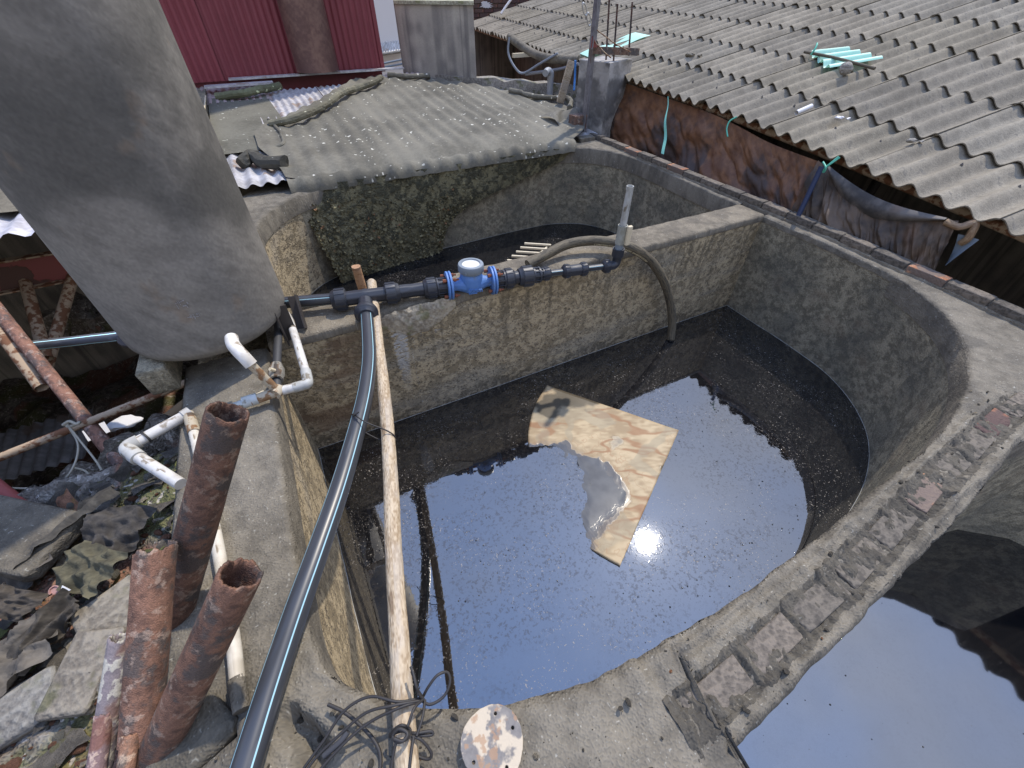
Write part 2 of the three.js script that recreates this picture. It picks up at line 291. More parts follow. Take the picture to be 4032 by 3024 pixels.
function alongX(prof, seg = 32) { const g = lathe(prof, seg); g.rotateZ(-Math.PI / 2); return g; }
function prism(pts, y0, y1, bevel = 0) {             // plan outline in (x, -z), extruded upwards
  const g = new THREE.ExtrudeGeometry(new THREE.Shape(pts.map(([x, b]) => new THREE.Vector2(x, b))), { depth: y1 - y0 - 2 * bevel, bevelEnabled: bevel > 0, bevelSize: bevel, bevelThickness: bevel, bevelSegments: 2, curveSegments: 4 });
  g.translate(0, 0, bevel); g.rotateX(-Math.PI / 2); g.translate(0, y0, 0); return boxUV(toCreasedNormals(g, 0.6));
}
function lumpy(g, amp, f, seed) {                    // push the vertices about so that nothing is straight
  g = mergeVertices((() => { const q = g.clone(); q.deleteAttribute('normal'); q.deleteAttribute('uv'); return q; })(), 1e-4); const p = g.attributes.position;
  for (let i = 0; i < p.count; i++) { const x = p.getX(i), y = p.getY(i), z = p.getZ(i); p.setXYZ(i, x + amp * (fb(y * f + 5, z * f, 3, seed) - 0.5) * 2, y + amp * (fb(x * f, z * f + 9, 3, seed + 3) - 0.5) * 2, z + amp * (fb(x * f + 3, y * f, 3, seed + 7) - 0.5) * 2); }
  g.computeVertexNormals(); return boxUV(toCreasedNormals(g, 0.5));
}
function smoothLine(pts, n) { const c = new THREE.CatmullRomCurve3(pts.map(([x, b]) => new THREE.Vector3(x, b, 0)), false, 'centripetal'); return c.getSpacedPoints(n).map((p) => [p.x, p.y]); }

// ---------------------------------------------------------------- scene tree helpers
const taken = new Map();
function numbered(n) { const k = taken.get(n) ?? 0; taken.set(n, k + 1); return k ? `${n}_${String(k).padStart(3, '0')}` : n; }
function reg(o, name, label, category, group, kind) { o.name = numbered(name); scene.add(o); if (label) o.userData.label = label; if (category) o.userData.category = category; if (group) o.userData.group = group; if (kind) o.userData.kind = kind; return o; }
function mesh(geo, m) { const o = new THREE.Mesh(geo, m); o.castShadow = o.receiveShadow = true; return o; }
function solo(name, label, category, geo, m, group) {          // a thing of one mesh, with its origin at the middle of its base
  geo.computeBoundingBox(); const b = geo.boundingBox, c = [(b.min.x + b.max.x) / 2, b.min.y, (b.min.z + b.max.z) / 2]; geo.translate(-c[0], -c[1], -c[2]);
  const o = mesh(geo, m); o.position.set(...c); return reg(o, name, label, category, group);
}
function thing(name, label, category, pos = [0, 0, 0], group) { const o = new THREE.Group(); o.position.set(...pos); return reg(o, name, label, category, group); }
function part(name, geo, m, parent, label) { const o = mesh(geo, m); o.name = name; parent.add(o); if (label) o.userData.label = label; let r = parent; while (r && !r.userData.category && r.parent !== scene) r = r.parent; return o; }
function wpart(name, geo, m, root, label) { geo.translate(-root.position.x, -root.position.y, -root.position.z); return part(name, geo, m, root, label); }   // geometry given in world metres
function structure(name, geo, m) { const o = mesh(geo, m); return reg(o, name, null, null, null, 'structure'); }
console.log('materials done');

// ---------------------------------------------------------------- ground
structure('ground', (() => { const g = new THREE.PlaneGeometry(300, 300, 1, 1); g.rotateX(-Math.PI / 2); g.translate(0, -2.6, 0); return boxUV(g); })(), tint(M.soil, 0.8, 0.8, 0.8));

// ---------------------------------------------------------------- the concrete tank
const MAIN = smoothLine([[3.02, 1.87], [3.01, 1.6], [3.0, 1.3], [2.936, 0.875], [2.706, 0.514], [2.378, 0.297], [1.899, 0.163], [1.407, 0.128], [0.919, 0.1], [0.509, 0.106], [0.246, 0.133], [0.033, 0.193], [-0.072, 0.243], [-0.185, 0.325], [-0.283, 0.448], [-0.309, 0.771], [-0.311, 1.139], [-0.311, 1.87]], 420);
const FAR = smoothLine([[-0.29, 2.11], [-0.29, 3.1], [-0.2, 3.5], [0.05, 3.82], [0.4, 3.95], [1.2, 3.98], [2.2, 4.02], [2.6, 3.99], [2.9, 3.82], [3.06, 3.5], [3.08, 3.1], [3.05, 2.6], [3.03, 2.11]], 200);
const OUTER = [[3.2, 1.9], [3.2, -0.6], [2.88, -0.55], [2.78, -0.27], [2.6, -0.12], [2.1, 0.006], [1.58, -0.048], [1.155, -0.076], [0.477, -0.121], [0.45, -0.5], [-0.64, -0.5], [-0.64, 1.9]];
const lin = (x, t) => { if (x <= t[0][0]) return t[0][1]; for (let i = 1; i < t.length; i++) if (x <= t[i][0]) return mix(t[i - 1][1], t[i][1], (x - t[i - 1][0]) / (t[i][0] - t[i - 1][0])); return t[t.length - 1][1]; };
const brickB = (x) => lin(x, [[0.3, -0.04], [0.55, -0.027], [1.0, -0.006], [1.57, 0.05], [2.17, 0.1]]);
const brickX = (b) => 2.955 + 0.08 * Math.min(b, 1.6) + 0.02 * Math.max(0, b - 1.6);
const nearBricks = []; { const r = rng(5); let x = 0.44; while (x < 2.35) { const L = 0.165 + r() * 0.03; nearBricks.push([x + L / 2, L, r(), r()]); x += L + 0.008 + r() * 0.022; } }
function rimHeight(x, b) {
  let h = (fb(x * 6, b * 6, 4, 11) - 0.5) * 0.012 + (fb(x * 40, b * 40, 3, 21) - 0.5) * 0.006;
  const near = sst(0.24, 0.14, b) * sst(0.2, 0.45, x) * sst(2.75, 2.3, x);
  if (near > 0) {
    const d = b - brickB(x) + (fb(x * 7, 3, 3, 61) - 0.5) * 0.02;
    let inB = 0; for (const [cx, L] of nearBricks) if (Math.abs(x - cx) < L / 2 + 0.006) inB = 1;
    h += near * (-0.009 * inB * sst(0.047, 0.041, Math.abs(d)) - 0.002 * (1 - inB) * sst(0.06, 0.05, Math.abs(d)) + 0.009 * Math.exp(-Math.pow((Math.abs(d) - 0.062) / 0.01, 2)) + 0.006 * Math.sin(d * 210 + fb(x * 5, b * 5, 2, 8) * 7) * sst(0.05, 0.07, Math.abs(d)));
    h += near * (Math.pow(fb(x * 26, b * 26, 4, 71, 0.6), 2) - 0.25) * 0.045;
  }
  const pit = (cx, cb, rx, rb, dp) => { const q = Math.hypot((x - cx) / rx, (b - cb) / rb) + (fb(x * 18, b * 18, 4, 181) - 0.5) * 0.9; return dp * sst(1, 0.86, q); };
  h -= pit(-0.339, 0.317, 0.03, 0.06, 0.075) + pit(-0.371, 0.374, 0.03, 0.04, 0.06) + pit(-0.55, 0.421, 0.07, 0.045, 0.06) + pit(-0.289, 0.409, 0.022, 0.02, 0.018) + pit(0.3, 0.02, 0.05, 0.03, 0.012);
  const brk = sst(0.42, 0.3, b) * sst(0.12, -0.05, x) * sst(-0.62, -0.5, x);
  if (brk > 0) { const q = fb(x * 7, b * 7, 4, 101, 0.55); h += brk * ((q - 0.5) * 0.09 - 0.03 * sst(0.56, 0.6, fb(x * 5 + 2, b * 5, 3, 121))); }
  const rc = (fb(x * 3 + 4, b * 3, 2, 161) > 0.5 ? 1 : 1) * sst(0.012, 0.0, Math.abs(x - 0.42 - (0.1 - b) * 0.35 - (fb(b * 14, 1, 3, 5) - 0.5) * 0.05)) * (b < 0.12 && b > -0.1 ? 1 : 0);
  return h - rc * 0.012;
}
function outHit(p, n) {
  let best = 9; for (let i = 0; i < OUTER.length; i++) { const a = OUTER[i], c = OUTER[(i + 1) % OUTER.length], ex = c[0] - a[0], ey = c[1] - a[1], den = n[0] * ey - n[1] * ex; if (Math.abs(den) < 1e-9) continue; const t = ((a[0] - p[0]) * ey - (a[1] - p[1]) * ex) / den, s = ((a[0] - p[0]) * n[1] - (a[1] - p[1]) * n[0]) / den; if (t > 0.002 && s >= 0 && s <= 1 && t < best) best = t; } return best;
}
const ML = (() => { for (let i = 1; i < MAIN.length; i++) { const a = MAIN[i - 1], c = MAIN[i]; if (a[0] < 0 && a[1] <= 0.3 && c[1] > 0.3) return [mix(a[0], c[0], (0.3 - a[1]) / (c[1] - a[1])), 0.3]; } })();
const MB = (() => { for (let i = 1; i < MAIN.length; i++) if (MAIN[i][1] < 0.9) { const a = MAIN[i - 1], c = MAIN[i], t = (a[1] - 0.9) / (a[1] - c[1]); return [mix(a[0], c[0], t), 0.9]; } })();
const atX = (L, x) => { for (let i = 1; i < L.length; i++) { const a = L[i - 1], c = L[i]; if ((a[0] - x) * (c[0] - x) <= 0 && a[1] > 3.5) return [x, mix(a[1], c[1], (x - a[0]) / (c[0] - a[0]))]; } };
const FL = atX(FAR, 0.05), FR = atX(FAR, 2.9);
const tank = thing('concrete_tank', 'large grey concrete tank with two black water basins and rounded inner corners', 'tank', [1.35, -2.6, -2]);
{
  const near = wpart('near_wall', prism([...OUTER.slice(1, 11).map((p) => p), [-0.64, 0.3], ML, ...MAIN.filter((p, i) => i > 150 || p[1] < 0.9).filter((p) => p[1] < 0.6 || p[0] > 1).filter((p) => !(p[0] < 0 && p[1] > 0.3)).filter((p) => !(p[0] > 2.5 && p[1] > 0.9)).reverse(), MB, [3.2, 0.9]], -2.6, -0.115), M.greyWall, tank);
  const lft = MAIN.filter((p) => p[0] < 0 && p[1] > 0.3);
  const left = wpart('left_wall', prism([[-0.64, 0.3], ML, ...lft, [-0.311, 2.11], ...FAR.filter((p) => p[0] < 0.05 && p[1] < 3.9), FL, [0.05, 4.4], [-0.64, 4.4]], -2.6, -0.115), M.tan, tank);
  wpart('divider_wall', prism([[-0.311, 1.8701], [3.02, 1.8701], [3.02, 2.11], [-0.311, 2.11]], -2.6, -0.035), M.divider, tank);
  const rgt = MAIN.filter((p) => p[0] > 2.5 && p[1] > 0.9), right = wpart('right_wall', prism([MB, ...rgt.slice().reverse(), [3.025, 2.11], ...FAR.slice().reverse().filter((p) => p[0] > 2.9 && p[1] < 3.9), FR, [2.9, 4.4], [3.3, 4.4], [3.3, 0.9]], -2.6, -0.035), M.greyWall, tank);
  wpart('rear_wall', prism([[0.05, 4.4], FL, ...FAR.filter((p) => p[0] > 0.05 && p[0] < 2.9 && p[1] > 3.7), FR, [2.9, 4.4]], -2.6, -0.035), M.greyWall, tank);
  // mortar coping over the walls round the near basin
  const N = MAIN.length - 1, S = 30; const rows = [];
  const g = grid(N, S + 2, (u, v) => {
    const i = Math.round(u * N), p = MAIN[i], a = MAIN[Math.max(0, i - 1)], c = MAIN[Math.min(N, i + 1)]; let tx = c[0] - a[0], tb = c[1] - a[1]; const l = Math.hypot(tx, tb); const n = [-tb / l, tx / l];
    const k = Math.round(v * (S + 2)); const t = outHit(p, n); const e = 0.003;
    if (k === 0) { const dp = p[1] < 0.92 || p[0] < 0 ? 0.125 : 0.042; return [p[0] - n[0] * e, -dp, -(p[1] - n[1] * e), p[0] - n[0] * dp, p[1] - n[1] * dp]; }
    if (k === S + 2) return [p[0] + n[0] * (t + e), -0.125, -(p[1] + n[1] * (t + e)), p[0] + n[0] * (t + 0.12), p[1] + n[1] * (t + 0.12)];
    const s = t * (k - 1) / S, x = p[0] + n[0] * s, b = p[1] + n[1] * s, edge = Math.min(s, t - s);
    const jag = (fb(x * 18, b * 18, 3, 141) - 0.5) * 0.012 * sst(0.03, 0, edge);
    return [x + n[0] * jag - (k === 1 ? n[0] * e : 0), rimHeight(x, b) - 0.012 * sst(0.014, 0, edge), -(b + n[1] * jag - (k === 1 ? n[1] * e : 0))];
  });
  wpart('coping', g, M.rim, tank);
  // coping over the far basin's left and right sides
  wpart('coping', (() => { const n = FAR.length - 1; return grid(n, 10, (u, v) => { const i = Math.round(u * n), p = FAR[i], k = Math.round(v * 10); const o = [p[0] < 1.4 ? Math.max(-0.64, p[0] - 0.36) : Math.min(3.3, p[0] + 0.3), p[1]]; if (p[1] > 3.3) { const w = sst(3.3, 3.9, p[1]); o[0] = mix(o[0], p[0], w * 0.9); o[1] = mix(p[1], 4.38, w); } const s = Math.max(0, k - 1) / 9, x = mix(p[0], o[0], s), b = mix(p[1], o[1], s); if (k === 0) { const l = Math.hypot(1.4 - p[0], 3.05 - p[1]); return [p[0] + (1.4 - p[0]) / l * 0.006, -0.125, -(p[1] + (3.05 - p[1]) / l * 0.006), p[0] + (1.4 - p[0]) / l * 0.045, p[1] + (3.05 - p[1]) / l * 0.045]; } const h = (fb(x * 6, b * 6, 4, 31) - 0.5) * 0.016 + (fb(x * 30, b * 30, 3, 33) - 0.5) * 0.01 - (k === 1 ? 0.01 : 0) + 0.012 * sst(3.2, 3.7, b) * (x > 1 ? 1 : 0); return [x, h, -b]; }); })(), M.rim, tank);
  // the top of the dividing wall, broken away along its front edge
  wpart('divider_coping', grid(200, 16, (u, v) => {
    const x = mix(-0.3, 3.03, u), k = Math.round(v * 16); const sp = sst(0.16, 0.26, x) * sst(0.68, 0.52, x);
    const chip = (fb(x * 22, 2, 4, 41) - 0.5) * 0.016 + 0.045 * sp * (0.6 + 0.8 * fb(x * 16, 5, 3, 47)); const f = 1.868 + Math.max(-0.004, chip), bk = 2.112 + (fb(x * 12, 7, 4, 43) - 0.5) * 0.012;
    if (k === 0) return [x, -0.042 - 0.05 * sp, -1.866, x, 1.82]; if (k === 1) return [x, -0.035 - 0.05 * sp + (fb(x * 30, 9, 3, 3) - 0.5) * 0.02, -(1.866 + 0.3 * (f - 1.866))]; if (k === 16) return [x, -0.08, -2.114];
    const s = (k - 2) / 13, b = mix(f, bk, s); return [x, 0.004 + (fb(x * 5, b * 5, 4, 51) - 0.5) * 0.012 + (fb(x * 34, b * 34, 3, 53) - 0.5) * 0.006 - 0.008 * (k === 2 || k === 15 ? 1 : 0) - 0.02 * sp * (1 - s) * fb(x * 30, b * 30, 3, 57), -b];
  }), tint(M.rim, 1.12, 1.08, 1.02), tank);
  // rough pale masonry where the front edge has broken away
  wpart('spalled_masonry', grid(60, 12, (u, v) => { const x = mix(0.2, 0.62, u), m = Math.sin(Math.PI * u); const y = mix(0.0, -0.16 * (0.35 + m * 0.65) , v) + (fb(x * 18, v * 3, 3, 58) - 0.5) * 0.03, d = 0.004 + m * Math.sin(Math.PI * Math.min(1, v * 1.1)) * 0.012 + (fb(x * 34, v * 7, 4, 59, 0.65) - 0.5) * 0.026 * m; return [x, y, -1.868 + d - 0.016 * (1 - v) * m, x, y]; }), tint(M.stone, 1.25, 1.15, 0.98), tank, 'pale broken masonry');
  // bare bricks bedded along the near wall
  const bg = [0, 1, 2, 3].map((i) => lumpy(new RoundedBoxGeometry(0.178, 0.055, 0.083, 2, 0.006), 0.007, 34, 300 + i * 9));
  const bm = [tint(M.brick, 0.7, 0.66, 0.58), tint(M.brick, 0.58, 0.55, 0.5), tint(M.brick, 0.85, 0.78, 0.68), M.brickDirt];
  nearBricks.forEach(([x, L, r1, r2], i) => {
    if (r2 > 0.9) return; const o = part('brick', bg[i % 4], (x > 1.45 && x < 1.62) ? M.brickRed : bm[Math.floor(r1 * 3.4)], near); const sl = (brickB(x + 0.1) - brickB(x - 0.1)) / 0.2;
    o.position.set(x - 1.35, -0.035 + r2 * 0.006 + 2.6, -brickB(x) + 2); o.rotation.set((r1 - 0.5) * 0.06, Math.atan(sl) + (r2 - 0.5) * 0.05, (r1 - 0.5) * 0.05); o.scale.set(L / 0.178, 1, 0.84);
  });
  // crumbling damp mortar that the bricks sit in
  wpart('crumbled_mortar', grid(420, 16, (u, v) => { const x = mix(0.4, 2.34, u), d = (v - 0.5) * 0.132 + (fb(x * 20, v * 4, 3, 91) - 0.5) * 0.02, b = brickB(x) + d, ed = Math.abs(v - 0.5) * 2; return [x, rimHeight(x, b) + 0.004 - 0.02 * sst(0.75, 1, ed) + (fb(x * 60, b * 60, 4, 93, 0.65) - 0.5) * 0.018, -b]; }), tint(M.rim, 0.52, 0.52, 0.52), tank, 'dark damp crumbling mortar');
  // the brick upstand along the right wall, laid in mortar
  const r = rng(17), ug = [0, 1, 2, 3].map((i) => lumpy(new RoundedBoxGeometry(0.07, 0.06, 0.196, 2, 0.005), 0.0045, 22, 400 + i * 9));
  let b = 0.1, k = 0; while (b < 4.05) {
    const mid = b + 0.1, red = Math.abs(mid - 0.76) < 0.1, o = part('brick', ug[k % 4], red || k === 13 || k === 16 ? M.brickRed : bm[k % 3], right, red ? 'bare orange brick in the grey row' : undefined);
    o.position.set(brickX(mid) + 0.035 - 1.35, 0.022 + (r() - 0.5) * 0.01 + 2.6, -mid + 2); o.rotation.set((r() - 0.5) * 0.04, 0.06 * (b < 1.6 ? -1 : -0.2) + (r() - 0.5) * 0.04, (r() - 0.5) * 0.08); b += 0.207; k++;
  }
  wpart('mortar_bed', grid(300, 8, (u, v) => { const bb = mix(0.02, 4.15, u), x0 = brickX(bb), j = (fb(bb * 14, v * 3, 4, 81) - 0.5); const pr = [[-0.018, -0.05], [-0.014, 0.006], [0.0, 0.012], [0.012, 0.01], [0.04, 0.04], [0.06, 0.047], [0.085, 0.04], [0.11, 0.0], [0.12, -0.1]][Math.round(v * 8)]; return [x0 + pr[0] + j * 0.014, pr[1] + (fb(bb * 22, v * 9, 4, 83) - 0.5) * 0.018, -bb]; }), tint(M.rim, 1.1, 1.06, 1.0), tank);
}
// pale scum line where the water meets the walls
{ const line = (pts, y, r) => { const c = new THREE.CatmullRomCurve3(pts.map(([x, b], i) => new THREE.Vector3(x + (hash(i, 7, 3) - 0.5) * 0.002, y + (hash(i, 9, 3) - 0.5) * 0.002, -b))); return new THREE.TubeGeometry(c, pts.length * 2, r, 5, false); };
  const m = new THREE.MeshStandardMaterial({ roughness: 0.3 }); m.color.setRGB(0.3, 0.3, 0.28);
  wpart('scum_line', line(MAIN.filter((p, i) => i % 6 === 0), -0.7605, 0.0022), m, tank); wpart('scum_line', line(Array.from({ length: 60 }, (_, i) => [mix(-0.31, 3.02, i / 59), 1.8695]), -0.7605, 0.0022), m, tank); wpart('scum_line', line(FAR.filter((p, i) => i % 6 === 0), -0.7605, 0.002), m, tank); }
console.log('tank done');

// ---------------------------------------------------------------- water
function waterMat(seed, o) {
  const n = 1024, c = new Uint8Array(n * n * 4), s = new Uint8Array(n * n * 4), bm = new Uint8Array(n * n * 4);
  for (let j = 0; j < n; j++) for (let i = 0; i < n; i++) {
    const u = (i + 0.5) / n, v = (j + 0.5) / n, k = (j * n + i) * 4;
    const patch = sst(0.34, 0.6, pf(u, v, 5, 5, seed, 0.6)), dot = sst(0.54, 0.7, pf(u, v, 150, 3, seed + 9, 0.8)) * patch * o.dots, fl = sst(0.85, 0.9, pn(u, v, 340, seed + 5)) * sst(0.46, 0.66, pf(u, v, 7, 4, seed + 3)) * o.flecks;
    const col = mix3(mix3([0.008, 0.008, 0.009], [0.035, 0.032, 0.03], dot), [0.3, 0.27, 0.23], fl);
    c[k] = enc(col[0]); c[k + 1] = enc(col[1]); c[k + 2] = enc(col[2]); c[k + 3] = 255;
    const sp = 255 * (1 - 0.55 * dot - 0.6 * fl) * (0.93 + 0.07 * pf(u, v, 20, 3, seed + 21)); s[k] = s[k + 1] = s[k + 2] = s[k + 3] = sp;
    const h = 255 * (0.5 + 0.25 * (pf(u, v, 60, 3, seed + 31) - 0.5) * patch + 0.25 * dot + 0.2 * fl); bm[k] = bm[k + 1] = bm[k + 2] = h; bm[k + 3] = 255;
  }
  const m = new THREE.MeshPhysicalMaterial({ map: dt(c, n, n, true, 1.7, 1.7), specularIntensityMap: dt(s, n, n, false, 1.7, 1.7), bumpMap: dt(bm, n, n, false, 1.7, 1.7), bumpScale: o.bump, roughness: o.rough, ior: o.ior }); return m;
}
const WL = -0.76, WL2 = -0.89;
const wMain = waterMat(2201, { dots: 0.75, flecks: 0.8, bump: 0.00016, rough: 0.016, ior: 2.55 });
const wFar = waterMat(2301, { dots: 0.5, flecks: 1, bump: 0.0003, rough: 0.05, ior: 1.8 });
const wRight = waterMat(2401, { dots: 0.06, flecks: 0.08, bump: 0.00008, rough: 0.04, ior: 2.9 });
const sheet = (pts, y) => prism(pts, y - 0.3, y);
structure('water', sheet([[-0.45, 0.03], [0.4, 0.03], [1.2, 0.03], [2.2, 0.1], [3.1, 0.3], [3.1, 1.95], [-0.45, 1.95]], WL), wMain);
structure('water', sheet([[-0.45, 2.02], [3.15, 2.02], [3.15, 4.15], [-0.45, 4.15]], WL), wFar);
structure('water', sheet([[0.3, -2.6], [3.05, -2.6], [3.05, -0.3], [2.75, -0.05], [2.1, 0.08], [1.58, 0.02], [0.6, -0.05], [0.3, -0.05]], WL2), wRight);
// small bubbles and flecks of foam on the near basin
function scum(name, label, count, region, y, seed) {
  const g = new THREE.SphereGeometry(1, 8, 5, 0, Math.PI * 2, 0, Math.PI / 2), m = new THREE.MeshPhysicalMaterial({ roughness: 0.12, ior: 1.5 }); m.color.setRGB(0.12, 0.12, 0.12);
  const o = new THREE.InstancedMesh(g, m, count), r = rng(seed), q = new THREE.Matrix4(), col = new THREE.Color(); let i = 0, guard = 0;
  while (i < count && guard++ < count * 60) { const x = mix(region[0], region[1], r()), b = mix(region[2], region[3], r()); if (fb(x * 2.6, b * 2.6, 3, seed) < 0.44 + r() * 0.22) continue; const s = 0.0006 + Math.pow(r(), 8) * 0.0035; q.makeScale(s, s * 0.8, s); q.setPosition(x, y, -b); o.setMatrixAt(i, q); const w = r() < 0.55 ? 0.6 : 0.08; col.setRGB(w, w * 0.97, w * 0.92); o.setColorAt(i, col); i++; }
  o.count = i; o.castShadow = o.receiveShadow = true; return reg(o, name, label, 'foam', null, 'stuff');
}
scum('foam_bubbles', 'tiny bubbles and pale specks floating on the near black basin', 4200, [-0.29, 2.9, 0.15, 1.85], WL + 0.0005, 31);
scum('foam_bubbles', 'few tiny specks floating on the basin at the lower right', 160, [0.6, 2.6, -1.2, -0.15], WL2 + 0.0005, 43);
scum('foam_bubbles', 'tiny pale specks floating on the water behind the dividing wall', 700, [-0.2, 3.0, 2.15, 3.9], WL + 0.0005, 37);

// ---------------------------------------------------------------- the sheet of board floating in the near basin
{
  const wet = [[0.743, 1.477], [0.813, 1.313], [0.982, 1.253], [1.039, 1.11], [1.142, 1.003], [1.153, 0.826], [1.097, 0.73], [0.943, 0.693], [0.814, 0.664], [0.68, 0.593], [0.393, 0.791]];
  const inside = (x, y, P) => { let k = false; for (let i = 0, j = P.length - 1; i < P.length; j = i++) { const a = P[i], c = P[j]; if ((a[1] > y) !== (c[1] > y) && x < (c[0] - a[0]) * (y - a[1]) / (c[1] - a[1]) + a[0]) k = !k; } return k; };
  const m = surf(1024, 1.3, 1.3, (u, v) => {
    const x = 0.5 + u * 1.3, b = 0.45 + v * 1.3, w = pf(u, v, 9, 5, 2501, 0.6), wx = x + (w - 0.5) * 0.12, wb = b + (pf(u, v, 9, 5, 2511, 0.6) - 0.5) * 0.12, k = pf(u, v, 12, 4, 2521), st = pf(u * 1, v, 5, 4, 2531);
    const ring = Math.abs(((k * 0.7 + st * 0.8) * 9) % 1 - 0.5) * 2, is = (() => { let n = 0; for (let k2 = 0; k2 < 9; k2++) { const rr = 0.006 + 0.022 * (k2 % 3), aa = k2 * 2.4; if (inside(wx + Math.cos(aa) * rr, wb + Math.sin(aa) * rr, wet)) n++; } return n / 9; })();
    let c = mix3([0.3, 0.215, 0.12], [0.47, 0.365, 0.22], sst(0.3, 0.7, k * 0.7 + pn(u * 0.7 + v, v * 0.7 - u * 0.2, 70, 3) * 0.3)); c = mix3(c, [0.3, 0.15, 0.07], sst(0.2, 0.02, ring) * 0.45 * sst(0.3, 0.6, pf(u, v, 6, 3, 2537)));
    c = mix3(c, [0.3, 0.24, 0.15], sst(0.55, 0.7, st) * 0.6); { const rv = Math.abs(pf(u + v * 1, v, 5, 4, 2561) - 0.5); c = mix3(c, [0.26, 0.125, 0.055], sst(0.045, 0.008, rv) * 0.75); c = mix3(c, [0.27, 0.235, 0.16], sst(0.07, 0.04, Math.abs(pf(u, v, 4, 4, 2571) - 0.5)) * 0.5); }
    let ro = 0.7, h = 0.6 + k * 0.2; 
    const smear = sst(0.55, 0.75, pf(u, v, 10, 4, 2541) + 0.75 * sst(0.42, 0.0, Math.hypot((x - 1.2) * 1.0, (b - 1.55) * 2.0)) - 0.12);
    c = mix3(c, [0.05, 0.042, 0.03], smear * 0.9); if (smear > 0.4) ro = 0.35;
    const gr = pf(u, v, 30, 3, 2551); c = mix3(c, [0.3, 0.2, 0.1], sst(0, 0.4, is) * 0.5); c = mix3(c, [0.075 + gr * 0.05, 0.072 + gr * 0.05, 0.068 + gr * 0.045], sst(0.25, 0.9, is)); ro = mix(ro, 0.1, sst(0.3, 0.8, is)); h = mix(h, 0.45, is);
    return [c[0], c[1], c[2], h, ro];
  }, { bump: 0.002, rough: true });
  const deep = [[0.811, 1.299], [0.937, 1.242], [0.974, 1.09], [0.884, 0.901], [0.778, 0.778], [0.735, 0.635], [0.345, 0.791], [0.646, 1.407]];
  const cover = (P, x, b, n, r) => { let k = 0; for (let i = 0; i < n; i++) { const a = i * 2.4, q = r * Math.sqrt((i + 0.5) / n); if (inside(x + Math.cos(a) * q, b + Math.sin(a) * q, P)) k++; } return k / n; };
  const Lc = smoothLine([[1.151, 1.711], [1.014, 1.611], [0.906, 1.498], [0.801, 1.343], [0.725, 1.08], [0.719, 0.837], [0.759, 0.632]], 64), TR = [1.657, 1.005], BR = [0.829, 0.51], N = 64;
  const top = (u, v) => { const l = Lc[Math.round(v * N)], r = [mix(TR[0], BR[0], v), mix(TR[1], BR[1], v)], j = (fb(u * 9 + 3, v * 40, 2, 2601) - 0.5) * 0.006; const x = mix(l[0], r[0], u) + j * u, b = mix(l[1], r[1], u); const wx = x + (fb(x * 14, b * 14, 4, 2581, 0.6) - 0.5) * 0.09, wb = b + (fb(x * 14 + 7, b * 14, 4, 2591, 0.6) - 0.5) * 0.09; const w = cover(wet, wx, wb, 24, 0.05), d = cover(deep, wx, wb, 24, 0.04); return [x, WL + 0.011 - 0.008 * w - 0.012 * d + (fb(x * 5, b * 5, 2, 2611) - 0.5) * 0.004, -b, x - 0.5, b - 0.45]; };
  const g = grid(N + 2, N + 2, (u, v) => { const i = Math.round(u * (N + 2)), k = Math.round(v * (N + 2)), e = i === 0 || k === 0 || i === N + 2 || k === N + 2; const q = top(Math.min(1, Math.max(0, (i - 1) / N)), Math.min(1, Math.max(0, (k - 1) / N))); if (e) q[1] -= 0.016; return q; });
  solo('floating_board', 'tan water-stained sheet of board floating in the near basin', 'board', g, m);
}

